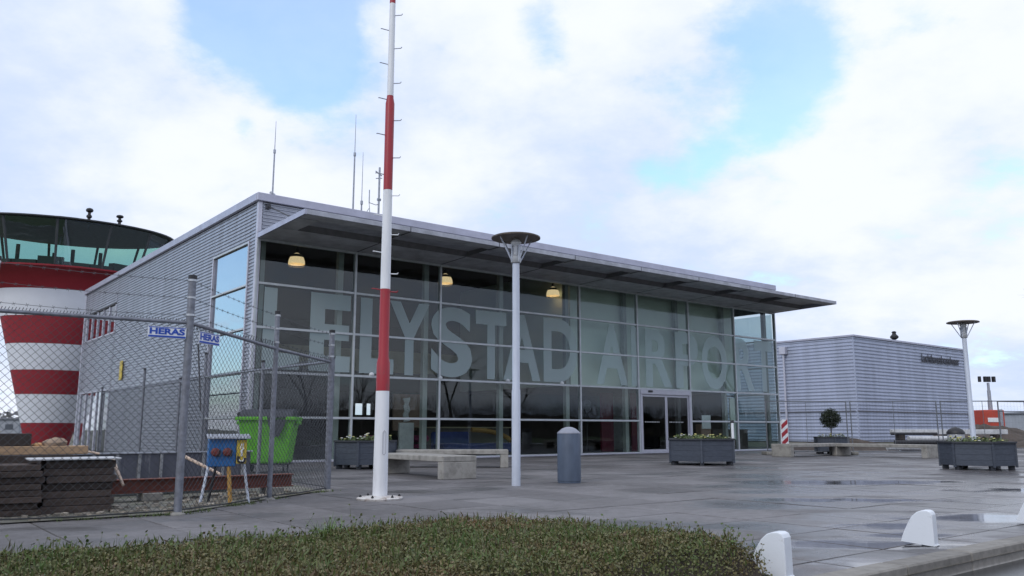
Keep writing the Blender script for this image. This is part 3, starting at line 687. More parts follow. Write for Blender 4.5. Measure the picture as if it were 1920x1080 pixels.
MB().path([TC + (0,) if False else (5.2, -1.0, 11.75), (5.6, -1.0, 11.72), (6.0, -.8, 11.3), (6.1, -.7, 10.7)], .03).build('cab_handrail', dm, tw)

# ------------------------------------------------------------------ fire brigade hall to the right
U0, V0, HB = 51.1, 10.37, 8.1
Hh = thing('fire_brigade_hall', 'grey corrugated fire brigade hall with a corner towards the square', 'building', P(U0, V0), TH)
q = MB(); corr(q, (0, 0), (18.9, 0), .0, HB - .12, pitch=.27, dep=.048, nrm=(0, -1)); q.build('front_wall', alu2, Hh)
q = MB(); corr(q, (0, 30), (0, 0), .0, HB - .12, pitch=.27, dep=.048, nrm=(-1, 0)); q.build('side_wall', alu2, Hh)
q = MB(); q.box(.05, 18.85, .05, 29.9, 0, HB - .2); q.build('inner_shell', dark_in, Hh)
MB().cbox(-.12, 19.05, -.14, .0, HB - .13, HB + .02, .01).build('roof_edge', fascia, Hh)
MB().cbox(-.12, .0, .002, 30.1, HB - .13, HB + .02, .01).build('roof_edge', fascia, Hh)
MB().box(.0, 19, 0.002, 30, HB - .12, HB - .05).build('roof_deck', roof_m, Hh)
for x in (0, 18.9): MB().cbox(x - .06, x + .03, -.06, .03, 0, HB - .135, .01).build('corner_trim', alu2, Hh)
MB().cbox(-.11, 18.9, -.10, -.075, 2.28, 2.36, .005).build('base_joint', mat('grey_joint_strip', (.12, .12, .14), .6), Hh)
MB().cbox(-.105, -.073, .1, 30, 2.28, 2.36, .005).build('base_joint', MATS['grey_joint_strip'], Hh)
MB().cbox(-.42, -.08, 5.7, 6.25, 7.0, 7.6, .02).build('rain_hopper', trim, Hh)
MB().tube((-.2, 6.0, .0), (-.2, 6.0, 7.0), .09, n=10).build('downpipe', trim, Hh)
me = text_mesh('Luchthavenbrandweer', 1.0, .02, .012, fit=(7.0, .74)); me.materials.append(letter_m)
inst('lettering', me, Hh, (61.75 - U0, -.12, 6.55), (R(90), 0, 0))
t = thing('ridge_beacon', 'black bulbous beacon standing on the hall roof edge', 'beacon', P(58.25, 10.7, HB - .05), TH)
MB().tube((0, 0, 0), (0, 0, .22), .1, n=8).build('stem', black_p, t)
MB().lathe([(.16, .2), (.32, .32), (.33, .45), (.17, .62), (.14, .72), (.2, .8), (.1, .88)], n=16).build('lantern', black_p, t, smooth=True)

# ------------------------------------------------------------------ striped mast
mx_, my_ = -1.80, 11.64
ms = thing('striped_mast', 'tall red and white striped steel mast with climbing pegs on a bolted plate', 'mast', (mx_, my_, 0), 0)
q = MB(); q.lathe([(.31, 0), (.32, .025), (.30, .04), (.115, .055)], n=8); q.build('base_plate', mat('chipped_white_plate', (.62, .60, .58), .6, 0, .35, 12, c2=(.25, .17, .13), thr=(.5, .7)), ms, rot=(0, 0, .3))
for i in range(6):
    a = i * PI / 3 + .3; b = MB(); b.tube((.265 * math.cos(a), .265 * math.sin(a), .03), (.265 * math.cos(a), .265 * math.sin(a), .072), .011, n=6); b.tube((.265 * math.cos(a), .265 * math.sin(a), .038), (.265 * math.cos(a), .265 * math.sin(a), .058), .02, n=6); b.build('anchor_bolt', black_p, ms)
secs = [('w', [(.102, .03), (.094, 1.47)]), ('r', [(.094, 1.472), (.092, 1.86), (.072, 1.95), (.072, 2.905)]), ('w', [(.071, 2.907), (.066, 4.36)]), ('r', [(.066, 4.362), (.066, 5.68), (.05, 5.77), (.05, 5.80)]), ('w', [(.049, 5.802), (.044, 7.27)]), ('r', [(.044, 7.272), (.041, 8.7)]), ('w', [(.041, 8.702), (.036, 10.15)])]
for c, pf in secs:
    MB().lathe(pf, n=24).build('mast_section', white_t if c == 'w' else red_p, ms, smooth=True)
hh = MB(); hh.path([(.035, -.103, .62), (.055, -.1, .60), (.075, -.088, .62), (.075, -.085, .90), (.055, -.094, .93), (.035, -.098, .90), (.035, -.1, .62)], .004, 5); hh.build('service_hatch', mat('hatch_outline', (.42, .42, .45), .5), ms)
def mr_at(z):
    for c, pf in secs:
        for (ra, za), (rb_, zb) in zip(pf, pf[1:]):
            if za <= z <= zb: return ra + (rb_ - ra) * (z - za) / (zb - za)
    return .07
pz = [(7.08, 1), (6.84, -1), (6.55, 1), (6.30, -1), (6.0, 1), (5.75, -1), (5.42, 1), (5.2, -1), (4.85, 1), (4.6, -1), (4.28, 1), (3.98, -1), (3.70, 1), (3.44, -1), (3.13, 1), (2.87, 1), (2.90, -1), (7.4, -1), (7.6, 1), (7.95, -1), (8.2, 1)]
for z, s in pz:
    r = mr_at(z); m_ = red_p if 2.8 < z < 2.91 else galv
    q = MB(); q.path([(s * (r - .005), 0, z), (s * (r + .10), -.04, z - s * .012), (s * (r + .115), -.045, z + .008)], .007, 6); q.build('climbing_peg', white_p if 2.91 < z < 4.36 else m_, ms)

# ------------------------------------------------------------------ street lamps
def lamp(x, y, zh, label):
    t = thing('street_lamp', label, 'street lamp', (x, y, 0), 0, 'disc lamps on the square')
    MB().lathe([(.075, 0), (.075, 1.6), (.066, 1.64), (.062, zh - .42)], n=20).build('post', lampgrey, t, smooth=True)
    MB().lathe([(.085, zh - .42), (.09, zh - .41), (.09, zh - .30), (.075, zh - .28), (.075, zh - .12), (.04, zh - .10)], n=18).build('lamp_collar', mat('silver_collar', (.45, .46, .48), .35, .5), t, smooth=True)
    MB().lathe([(.06, zh - .12), (.10, zh - .05), (.02, zh + .05)], n=14).build('light_unit', white_p, t, smooth=True)
    for i in range(4):
        a = PI / 5 + i * PI / 2; q = MB(); q.tube((.085 * math.cos(a), .085 * math.sin(a), zh - .40), (.35 * math.cos(a), .35 * math.sin(a), zh + .04), .012, n=6)
        q.tube((.085 * math.cos(a), .085 * math.sin(a), zh - .40), (.088 * math.cos(a), .088 * math.sin(a), zh - .1), .014, n=6); q.build('bracket_arm', lampgrey, t)
    MB().lathe([(.001, zh + .035), (.30, zh + .03), (.42, zh + .02)], n=40, caps=False).build('reflector_disc', lamp_under, t, smooth=True)
    MB().lathe([(.42, zh + .018), (.436, zh + .022), (.436, zh + .045), (.40, zh + .06), (.2, zh + .085), (.001, zh + .09)], n=40, caps=False).build('disc_rim', mat('brown_rim', (.09, .07, .055), .5), t, smooth=True)
lamp(.07, 14.46, 4.27, 'grey disc-topped street lamp in front of the glass, the taller in view')
lamp(13.22, 24.2, 4.0, 'grey disc-topped street lamp behind the right flower box')
MB().cbox(.045, .078, -.06, -.03, 1.72, 1.80, .004).build('rust_spot', mat('rust_patch', (.35, .16, .06), .8), bpy.data.objects['street_lamp']) if False else None

# ------------------------------------------------------------------ bins
t = thing('litter_bin', 'slate grey round litter bin with a pale dome top beside the lamp post', 'litter bin', (1.03, 15.3, 0), 0)
MB().lathe([(.205, .0), (.205, .03), (.212, .035), (.212, .86), (.205, .875)], n=32).build('bin_body', bin_m, t, smooth=True)
MB().lathe([(.216, .872), (.212, .885), (.13, .955), (.06, .985), (.001, .99)], n=32, caps=False).build('dome', bin_top, t, smooth=True)
t = thing('litter_bin', 'light grey litter bin with a black dome behind the right flower box', 'litter bin', (14.2, 27.0, 0), 0)
MB().lathe([(.25, .0), (.25, .80)], n=28).build('bin_body', bin_l, t, smooth=True)
MB().lathe([(.27, .80), (.27, .85), (.22, .93), (.10, 1.0), (.001, 1.02)], n=28).build('dome', black_p, t, smooth=True)

# ------------------------------------------------------------------ benches
def bench(x, y, rz, L, label, wd=.8, h=.44):
    t = thing('concrete_bench', label, 'bench', (x, y, 0), rz, 'concrete slab benches on the square')
    MB().cbox(-L / 2, L / 2, -wd / 2, wd / 2, h - .11, h, .012).build('seat', concrete, t)
    for s in (-1, 1): MB().cbox(s * (L / 2 - .10) - .10, s * (L / 2 - .10) + .10, -wd / 2 + .003, wd / 2 - .003, 0, h - .111, .012).build('leg', concrete, t)
    return t
bench(-1.83, 17.45, math.atan2(-2.2, 1.67), 2.75, 'weathered concrete bench whose broad end faces the viewer, beside the mast', .78)
bench(-1.5, 21.45, .03, 2.8, 'weathered concrete bench seen side on, behind the nearer bench', .75)
bench(10.85, 30.6, .62, 3.6, 'concrete bench in front of the striped beacon', .8)
bench(13.0, 29.65, -1.08 + .1, 3.6, 'concrete bench right of the ball tree box', .75)

# ------------------------------------------------------------------ planters
def planter(x, y, rz, R_, h, label, sx=1., sy=1., tree=False, n=6, seed=1, dens=1.0):
    t = thing('planter_box', label, 'planter', (x, y, 0), rz, 'anthracite flower boxes')
    rnd = random.Random(seed)
    pts = [(R_ * sx * math.cos(PI * 2 * i / n), R_ * sy * math.sin(PI * 2 * i / n)) for i in range(n)]
    nb = 4; bh = (h - .10 - .04) / nb
    for k in range(nb):
        z0 = .10 + k * bh
        for i in range(n):
            a = Vector((*pts[i], 0)); b = Vector((*pts[(i + 1) % n], 0)); d = (b - a); L = d.length; an = math.atan2(d.y, d.x)
            M = Matrix.Translation((a.x, a.y, 0)) @ Matrix.Rotation(an, 4, 'Z')
            MB().cbox(.03, L - .03, -.0, .03, z0 + .0008, z0 + bh - .0008, .003, M).build('board', planter_m, t)
    for i in range(n):
        M = Matrix.Translation((pts[i][0] * 1.01, pts[i][1] * 1.01, 0)) @ Matrix.Rotation(math.atan2(pts[i][1], pts[i][0]), 4, 'Z')
        MB().cbox(-.045, .012, -.028, .028, .06, h - .041, .006, M).build('corner_post', planter_m, t)
        MB().cbox(-.2, -.06, -.05, .05, 0, .10, .004, M).build('foot', planter_e, t)
        a = Vector((*pts[i], 0)) * 1.05; b = Vector((*pts[(i + 1) % n], 0)) * 1.05; a2 = a * .86; b2 = b * .86
        MB().add([(a.x, a.y, h - .04), (b.x, b.y, h - .04), (b2.x, b2.y, h - .04), (a2.x, a2.y, h - .04), (a.x, a.y, h), (b.x, b.y, h), (b2.x, b2.y, h), (a2.x, a2.y, h)],
                 [(3, 2, 1, 0), (4, 5, 6, 7), (0, 1, 5, 4), (1, 2, 6, 5), (2, 3, 7, 6), (3, 0, 4, 7)]).build('rim_board', planter_e, t)
    MB().prism([(p[0] * .97, p[1] * .97) for p in pts], h - .12, h - .05).build('soil', soil, t)
    lv = MB(); fl = MB(); fw = MB()
    for i in range(int(420 * dens * R_ * R_ * sx * sy)):
        a = rnd.uniform(0, 2 * PI); rr = math.sqrt(rnd.random()) * R_ * .83; px, py = rr * math.cos(a) * sx, rr * math.sin(a) * sy
        hh_ = rnd.uniform(.02, .13) * (1 + .6 * mnoise.noise(Vector((px * 3, py * 3, seed)))); yaw = rnd.uniform(0, 6.28); s = rnd.uniform(.02, .045)
        M = Matrix.Translation((px, py, h - .06 + hh_)) @ Matrix.Rotation(yaw, 4, 'Z') @ Matrix.Rotation(rnd.uniform(.1, 1.3), 4, 'X')
        for q_ in range(3):
            M2 = M @ Matrix.Rotation(q_ * 2.1, 4, 'Z')
            lv.add([M2 @ Vector(p) for p in ((0, 0, 0), (s * .4, s * .6, .006), (0, s * 1.6, 0), (-s * .4, s * .6, .006))], [(0, 1, 2, 3)])
        if i % 12 == 0:
            tgt = fl if rnd.random() < .65 else fw
            c = Vector((px, py, h - .03 + hh_ + .02))
            tgt.lathe([(.001, 0), (.032, .008), (.026, .022), (.001, .018)], c=c, n=6, caps=False)
    lv.build('bedding_plants', leafm, t, kind='stuff')
    if fl.v: fl.build('yellow_flowers', flower_y, t, kind='stuff')
    if fw.v: fw.build('white_flowers', flower_w, t, kind='stuff')
    return t
planter(5.21, 23.25, R(17), .965, .70, 'dark hexagonal flower box with yellow pansies in front of the sliding door', seed=2)
planter(11.22, 20.45, R(25.5), .82, .66, 'dark hexagonal flower box at the right edge under the street lamp', seed=3)
planter(-3.62, 20.95, .5, .78, .68, 'dark flower box partly hidden behind the striped mast', sx=1., sy=.85, seed=4)
pt = planter(12.55, 33.2, .4, .66, .66, 'dark flower box holding a clipped ball tree behind the benches', seed=5, dens=.7)
t = thing('ball_tree', 'small clipped ball tree standing in a dark flower box', 'tree', (12.55, 33.2, .60), 0)
MB().tube((0, 0, 0), (.02, 0, .45), .03, .022, n=7).build('trunk', bark, t)
rnd = random.Random(5); q = MB()
for i in range(5200):
    dv = Vector((rnd.gauss(0, 1), rnd.gauss(0, 1), rnd.gauss(0, 1))).normalized(); v = dv * (.37 * rnd.uniform(.5, 1.05) * (1 + .22 * mnoise.noise(dv * 2.2) + .16 * mnoise.noise(dv * 6)))
    if rnd.random() < .04: v *= 1.12
    M = Matrix.Translation(v + Vector((.01, 0, .74))) @ Matrix.Rotation(rnd.uniform(0, 6.28), 4, 'Z') @ Matrix.Rotation(rnd.uniform(0, 3.1), 4, 'X'); s = rnd.uniform(.02, .04)
    q.add([M @ Vector(p) for p in ((0, 0, 0), (s * .6, s * .8, 0), (0, s * 1.7, 0), (-s * .6, s * .8, 0))], [(0, 1, 2, 3)])
q.build('crown', topiary_m, t, kind='stuff')

t = thing('smoking_post', 'slim white post with a dark cap behind the flower box at the door', 'post', (6.80, 26.0, 0), 0)
MB().tube((0, 0, 0), (0, 0, 1.14), .045, n=14).build('tube', white_p, t, smooth=True)
MB().lathe([(.05, 1.14), (.06, 1.16), (.05, 1.22), (.01, 1.23)], n=14).build('cap', black_p, t, smooth=True)
# ------------------------------------------------------------------ striped beacon
t = thing('traffic_beacon', 'red and white diagonal striped traffic beacon behind a bench', 'beacon', (10.72, 33.2, 0), .2)
poly = [(-.16, 0), (.16, 0), (.16, 1.0), (.12, 1.1), (.03, 1.13), (-.03, 1.13), (-.12, 1.1), (-.16, 1.0)]
Mx = Matrix.Rotation(R(90), 4, 'X')
MB().prism(poly, -.025, .025, Matrix.Translation((0, 0, .2)) @ Mx).build('blade', white_p, t)
MB().cbox(-.3, .3, -.2, .2, 0, .12, .02).build('foot', black_p, t)
MB().tube((0, 0, .1), (0, 0, .22), .05, n=8).build('stub', black_p, t)
for k in range(3):
    z = .28 + k * .33; q = MB(); q.add([(-.135, -.028, z), (.135, -.028, z + .22), (.135, -.028, z + .40), (-.135, -.028, z + .18), (-.135, -.0255, z), (.135, -.0255, z + .22), (.135, -.0255, z + .40), (-.135, -.0255, z + .18)], [(0, 1, 2, 3), (7, 6, 5, 4), (0, 4, 5, 1), (1, 5, 6, 2), (2, 6, 7, 3), (3, 7, 4, 0)]); q.build('red_stripe', red_p, t)

# ------------------------------------------------------------------ white kerb guards
def guard(u, v, rz, label):
    x, y, _ = P(u, v)
    t = thing('kerb_guard', label, 'kerb guard', (x, y, 0), rz, 'white steel guards along the kerb')
    pf = []
    for i in range(11):
        a = i / 10; pf.append((-.20 * (1 - a) ** 0.9 - .04 * a, .0 + .285 * (a ** .55)))
    side = [(-.20, .025), (-.185, .07), (-.16, .125), (-.13, .185), (-.10, .232), (-.06, .268), (-.02, .283), (.02, .285), (.045, .275), (.058, .25), (.06, .20), (.062, .0)]
    wd = .058
    vs = []; n = len(side)
    for s in (-1, 1):
        for x_, z_ in side: vs.append((x_, s * wd, z_))
    mb = MB(); mb.add(vs, [tuple(range(n)), tuple(range(n, 2 * n))[::-1]] + [(i + 1, i, n + i, n + i + 1) for i in range(n - 1)])
    o = mb.build('steel_shell', mat('scuffed_white_enamel', (.74, .77, .82), .4, 0, .2, 14, bump=.12, c2=(.42, .43, .41), thr=(.60, .78)), t)
    bv = o.modifiers.new('bevel', 'BEVEL'); bv.width = .006; bv.segments = 2; bv.limit_method = 'ANGLE'
    MB().cbox(.06, .072, -.05, .05, 0, .012, .003).build('foot_plate', white_p, t)
    MB().tube((-.02, 0, -.01), (-.02, 0, .03), .035, n=10).build('foot_bolt', galv, t)
guard(-4.02, -19.72, -.72, 'white curved kerb guard touching the planted bed, nearest the viewer')
guard(-1.78, -19.62, -.72, 'white curved kerb guard standing alone on the wet paving')
guard(.62, -19.6, -.72, 'white curved kerb guard cut off by the right edge of the photo')

# ------------------------------------------------------------------ chain link fence
def chain(mb, A, B, z0, z1, pitch=.085, r=.0026):
    A = Vector((*A, 0)); B = Vector((*B, 0)); d = B - A; L = d.length; d.normalize(); nrm = Vector((-d.y, d.x, 0)); H = z1 - z0
    for sgn in (1, -1):
        k = 0.0 if sgn > 0 else 0.0
        c = -H
        while c < L + (H if sgn < 0 else 0):
            s0, s1 = (c, c + H) if sgn > 0 else (c + H, c)
            # clip to 0..L
            za, zb = 0., H; a_, b_ = s0, s1
            def lerp(s): return (s - s0) / (s1 - s0) * H
            lo, hi = min(a_, b_), max(a_, b_)
            lo2, hi2 = max(lo, 0), min(hi, L)
            if hi2 - lo2 > .02:
                p = A + d * lo2 + nrm * (.003 * sgn) + Vector((0, 0, z0 + lerp(lo2))); q = A + d * hi2 + nrm * (.003 * sgn) + Vector((0, 0, z0 + lerp(hi2)))
                mb.tube(p, q, r, r, 3, caps=False)
            c += pitch
    return mb
def spikes(mb, A, B, z, step=.032, r=.0045):
    A = Vector((*A, 0)); B = Vector((*B, 0)); L = (B - A).length; n = int(L / step); d = (B - A).normalized(); nrm = Vector((-d.y, d.x, 0))
    for i in range(n):
        p = A + d * (i * step)
        mb.tube(p + Vector((0, 0, z - .01)), p + d * .021 + nrm * (.01 * (1 if i % 2 else -1)) + Vector((0, 0, z + .045)), r, r, 3, caps=False)
def barbed(mb, A, B, sag=.02):
    A = Vector(A); B = Vector(B); n = 6; pts = [A.lerp(B, i / n) - Vector((0, 0, sag * 4 * (i / n) * (1 - i / n))) for i in range(n + 1)]
    mb.path(pts, .0028, 4); L = (B - A).length; m = int(L / .12); d = (B - A).normalized()
    for i in range(m):
        p = A.lerp(B, (i + .5) / m) - Vector((0, 0, sag * 4 * ((i + .5) / m) * (1 - (i + .5) / m)))
        mb.tube(p + Vector((0, 0, .02)) - d * .008, p - Vector((0, 0, .02)) + d * .008, .0022, n=3); mb.tube(p + Vector((.012, .012, .012)), p - Vector((.012, .012, .012)), .0022, n=3)
def fence(name, label, pts, tops, rails, post_r, shoes, barb=True):
    t = thing(name, label, 'fence', (pts[0][0], pts[0][1], 0), 0)
    inv = Matrix.Translation((-pts[0][0], -pts[0][1], 0))
    def fin(mb, nm, m, kind=None, smooth=False):
        mb.v = [tuple(inv @ Vector(p)) for p in mb.v]; o = mb.build(nm, m, t, kind=kind, smooth=smooth); return o
    for i, (p, zt_, rl) in enumerate(zip(pts, tops, rails)):
        pr = post_r[i] if isinstance(post_r, list) else post_r
        q = MB(); q.tube((*p, -.04), (*p, zt_), pr, n=14); po = fin(q, 'post', fgalv, smooth=True)
        q = MB(); q.lathe([(pr + .006, -.03), (pr + .006, .012), (.01, .022)], c=(*p, zt_), n=12); q.v = [tuple(inv @ Vector(x)) for x in q.v]; q.build('post_cap', black_p, po)
        if shoes: fin(MB().lathe([(.09, -.02), (.085, .01), (pr + .01, .03)], c=(*p, 0), n=12), 'concrete_footing', concrete_d)
        if barb:
            for k in range(3):
                z = rl + .09 + (zt_ - rl - .14) * k / 2; fin(MB().tube((p[0], p[1], z - .012), (p[0], p[1], z + .012), pr + .006, n=12), 'post_clamp', mat('bright_clamp', (.5, .52, .55), .35, .6), smooth=True)
    mesh = MB(); bw = MB()
    for i in range(len(pts) - 1):
        a, b = pts[i], pts[i + 1]
        q = MB(); q.tube((*a, rails[i]), (*b, rails[i + 1]), .022, n=10); fin(q, 'top_rail', fgalv, smooth=True)
        zr = (rails[i] + rails[i + 1]) / 2
        q = MB(); q.path([(*a, .05), (a[0] * .5 + b[0] * .5, a[1] * .5 + b[1] * .5, .035), (*b, .05)], .009, 6); fin(q, 'tension_wire', wire_d)
        if abs(rails[i] - rails[i + 1]) < .16:
            chain(mesh, a, b, .05, zr + .01); spikes(mesh, a, b, zr)
        if barb:
            for k in range(3):
                za = rails[i] + .09 + (tops[i] - rails[i] - .14) * k / 2; zb = rails[i + 1] + .09 + (tops[i + 1] - rails[i + 1] - .14) * k / 2
                barbed(bw, (*a, za), (*b, zb))
    fin(mesh, 'chain_link_mesh', wire_m, kind='stuff')
    if barb: fin(bw, 'barbed_wire', wire_m, kind='stuff')
    return t
PO = (-7.72, 6.93); P1 = (-5.38, 8.52); P2 = (-3.76, 9.63); P3 = (-3.31, 11.64); P4 = (-2.88, 13.25)
ff = fence('chain_link_fence', 'chain link fence with barbed wire round the junk compound, nearest the viewer', [PO, P1, P2, P3, P4], [2.72, 2.72, 2.72, 2.58, 2.50], [2.16, 2.16, 2.17, 2.06, 2.0], [.03, .03, .045, .034, .042], True)
B1, B2, B3, B4 = (-5.08, 17.0), (-7.36, 20.0), (-8.9, 22.4), (-11.1, 25.2)
fence('chain_link_fence', 'lower chain link fence running back behind the green container', [P4[:1] + (P4[1] + .12,), B1, B2, B3, B4, (-14.5, 29.6)], [2.1, 2.32, 2.75, 2.3, 2.75, 2.4], [2.02, 2.15, 2.18, 2.2, 2.2, 2.2], .035, False, barb=False)
MB().tube((-3.9, 10.3, 2.0), (-4.3, 11.6, 1.2), .012, n=6).build('brace_rod', galv, ff, loc=(7.72, -6.93, 0))

def hsign(x, y, rz, z, w_, h_, label):
    t = thing('fence_sign', label, 'sign', (x, y, z), rz, 'blue and white signs hung on the fence')
    MB().cbox(0, w_, -.004, .004, 0, h_, .001).build('plate', white_p, t)
    MB().box(.005, w_ - .005, -.0065, -.0045, .004, h_ * .20).build('blue_band', signblue, t)
    MB().box(.005, w_ - .005, -.0065, -.0045, h_ - .012, h_ - .003).build('blue_band', signblue, t)
    me = text_mesh('HERAS', .1, .0008, .0045, fit=(w_ * .92, h_ * .58)); me.materials.append(signblue)
    inst('lettering', me, t, (w_ * .04, -.0062, h_ * .29), (R(90), 0, 0))
# on the fence panels either side of the near corner post
d12 = math.atan2(P2[1] - P1[1], P2[0] - P1[0]); d23 = math.atan2(P3[1] - P2[1], P3[0] - P2[0])
hsign(-4.134 + .02, 9.37 - .03, d12, 1.975, .415, .125, 'blue and white fence sign left of the near corner post')
hsign(-3.723 + .02, 9.795, d23, 1.955, .43, .135, 'blue and white fence sign right of the near corner post')

# ------------------------------------------------------------------ junk inside the compound
cl = MB()
yard = dirt_patch('compound_ground', [(-14, 6.9 - 2), (-7.6, 7.0), (-5.2, 8.62), (-3.76, 9.72), (-2.95, 13.2), (-5.1, 17), (-8.9, 22.4), (-13, 28), (-30, 30), (-30, 5)], .012, mat('dusty_rubble_ground', (.20, .19, .165), .95, 0, .35, 3, bump=.6, c2=(.09, .10, .06), thr=(.45, .65)))
AF = d12
def stack(x, y, w_, d_, h_, n, label, seed, grp='stacks of dark sleepers behind the fence'):
    t = thing('sleeper_stack', label, 'stack', (x, y, .012), AF, grp); rnd = random.Random(seed); z = .0; hs = h_ / n
    cols = 1
    for k in range(n):
        o = rnd.uniform(-.03, .025); o2 = rnd.uniform(-.035, .035)
        MB().cbox(o, w_ + o, o2, d_ + o2, z + .003, z + hs - .002, .006).build('sleeper', paverm, t, rot=(0, 0, rnd.uniform(-.015, .015)))
        z += hs
    return t
ux, uy = math.cos(AF), math.sin(AF); vx, vy = -uy, ux
def A_(s, d): return (P1[0] + ux * s + vx * d, P1[1] + uy * s + vy * d)
for (s, d, w_, d_, h_, n, lab, sd) in ((-.92, .55, 1.05, .7, .66, 8, 'stack of dark brown sleepers at the left edge, widest of the stacks', 1), (.16, .60, .50, .6, .55, 8, 'narrow middle stack of dark brown sleepers under the pale plank', 2),
                                       (.69, .68, .72, .6, .58, 7, 'rightmost stack of dark brown sleepers capped by a pale sheet', 3), (-1.5, 1.5, 2.6, .7, .62, 6, 'rear stack of dark sleepers carrying the raw timber', 4)):
    stack(*A_(s, d), w_, d_, h_, n, lab, sd)
t = thing('paving_sheet', 'pale thin sheet lying on the rightmost sleeper stack', 'sheet', (*A_(.52, .62), .603), AF); MB().cbox(0, .93, 0, .6, 0, .018, .004).build('sheet', tile_m, t)
t = thing('timber_plank', 'long raw tan timber plank on top of the sleeper stacks', 'timber', (*A_(-1.28, 1.55), .645), AF); MB().cbox(0, 2.5, 0, .28, 0, .10, .006).build('plank', plank_m, t)
t = thing('timber_beam', 'short dark stained beam lying on the raw plank at the left edge', 'timber', (*A_(-.95, 1.6), .746), AF); MB().cbox(0, 1.55, 0, .2, 0, .15, .008).build('beam', beam_m, t)
def rock(x, y, z, s, m, label, seed, name='stone_chunk'):
    rnd = random.Random(seed); q = MB(); q.lathe([(.001, 0), (s * .9, .02 * s), (s, s * .35), (s * .6, s * .7), (.001, s * .8)], n=9, caps=False)
    q.v = [(a * (1 + rnd.uniform(-.2, .2)) * 1.3, b * (1 + rnd.uniform(-.2, .2)), c * (1 + rnd.uniform(-.2, .2))) for a, b, c in q.v]
    return tag(q.build(name, m, None, (x, y, z)), label, 'stone')
rock(*A_(.86, 1.68), .745, .12, stone_m, 'brown stone chunk lying on the raw timber plank', 2)
rock(*A_(.67, 1.66), .745, .05, mat('orange_chip', (.55, .33, .16), .8), 'small orange chip beside the brown stone chunk', 5)
rock(*A_(.2, 1.7), .897, .07, concrete, 'small grey stone resting on the dark beam', 7)
# steel beam on blocks and dark metal tray behind it
bd = math.atan2(12.62 - 10.96, -3.27 + 5.3); L = math.hypot(2.03, 1.66)
t = thing('steel_beam', 'long red oxide steel beam lying on blocks inside the compound', 'beam', (-5.3, 10.96, 0), bd)
MB().cbox(0, L, -.01, .01, .135, .285, .003).build('web', rust, t)
for z in (.12, .286): MB().cbox(0, L, -.09, .09, z, z + .014, .003).build('flange', rust, t)
for s in (.5, 2.2): MB().cbox(s, s + .25, -.15, .15, .013, .119, .01).build('support_block', concrete_d, t)
t = thing('metal_tray', 'dark grey stained steel formwork tray behind the red beam', 'tray', (-6.05, 11.45, .3), bd)
MB().cbox(0, 2.6, 0, .02, -.06, .30, .004).build('side_plate', darksteel, t); MB().cbox(0, 2.6, .7, .72, -.06, .30, .004).build('side_plate', darksteel, t)
MB().cbox(.0, 2.6, .021, .699, -.06, -.03, .004).build('bottom_plate', darksteel, t)
for i in range(9): MB().cbox(.05 + i * .3, .09 + i * .3, -.028, -.002, -.055, .295, .003).build('rib', mat('zinc_rib', (.3, .31, .33), .5, .3, .3, 12), t)
MB().cbox(-.02, 2.62, -.03, .03, .301, .325, .004).build('top_lip', galv, t)
q = MB()
for i in (0, 2.3): q.box(i, i + .3, .05, .65, -.29, -.065)
q.build('support_block', concrete_d, t)
def stick(p, q_, r, label):
    t = tag(MB().tube(p, q_, r, r * .8, n=7).build('timber_stick', pale_wood), label, 'stick', 'pale sticks among the junk'); return t
stick((-4.98, 10.55, .60), (-4.70, 10.30, .28), .022, 'short pale stick leaning down beside the rightmost sleeper stack')
stick((-4.66, 11.9, .60), (-4.02, 11.75, .33), .024, 'long pale stick sloping from the tray towards the blue box')
stick((-5.9, 11.3, .70), (-5.55, 11.4, .62), .018, 'pale stick lying on the left end of the tray')
q = MB(); rnd = random.Random(31)
for i in range(420):
    s_ = rnd.uniform(-2.2, 1.5); d_ = rnd.uniform(.08, .55) if rnd.random() < .4 else rnd.uniform(.1, 3.2); x, y = A_(s_, d_); sz = rnd.uniform(.008, .035)
    if rnd.random() < .5: t_ = rnd.random(); x = -3.75 + .85 * t_ - rnd.uniform(.08, 1.3); y = 9.7 + 3.4 * t_
    M = Matrix.Translation((x, y, .012 + sz * .3)) @ Matrix.Rotation(rnd.uniform(0, 6.28), 4, 'Z') @ Matrix.Rotation(rnd.uniform(-.3, .3), 4, 'X'); q.box(-sz * rnd.uniform(.8, 2.2), sz, -sz, sz * .7, -sz * .4, sz * .5, M)
tag(q.build('rubble', mat('mixed_rubble_chips', (.26, .23, .19), .9, 0, .4, 3, rand=.6)), 'small stones and wood chips scattered inside the compound', 'rubble', kind='stuff')
q = MB()
for i in range(1500):
    t_ = rnd.random(); sd_ = rnd.gauss(0, .07)
    if rnd.random() < .6: x, y = PO[0] + (P2[0] - PO[0]) * t_, PO[1] + (P2[1] - PO[1]) * t_
    else: x, y = P2[0] + (P4[0] - P2[0]) * t_, P2[1] + (P4[1] - P2[1]) * t_
    if mnoise.noise(Vector((x * 1.7, y * 1.7, 0))) < -.05: continue
    x += sd_ * 1.2; y += sd_ - .04; h_ = rnd.uniform(.01, .05); a = rnd.uniform(0, 6.28); w2 = rnd.uniform(.004, .012)
    q.add([(x - w2 * math.cos(a), y - w2 * math.sin(a), 0), (x + w2 * math.cos(a), y + w2 * math.sin(a), 0), (x + rnd.gauss(0, .02), y + rnd.gauss(0, .02), h_)], [(0, 1, 2)])
tag(q.build('weeds', mat('mossy_weeds', (.09, .12, .045), .8, 0, .3, 5, rand=.4)), 'low moss and weeds growing along the foot of the fence', 'weeds', kind='stuff')
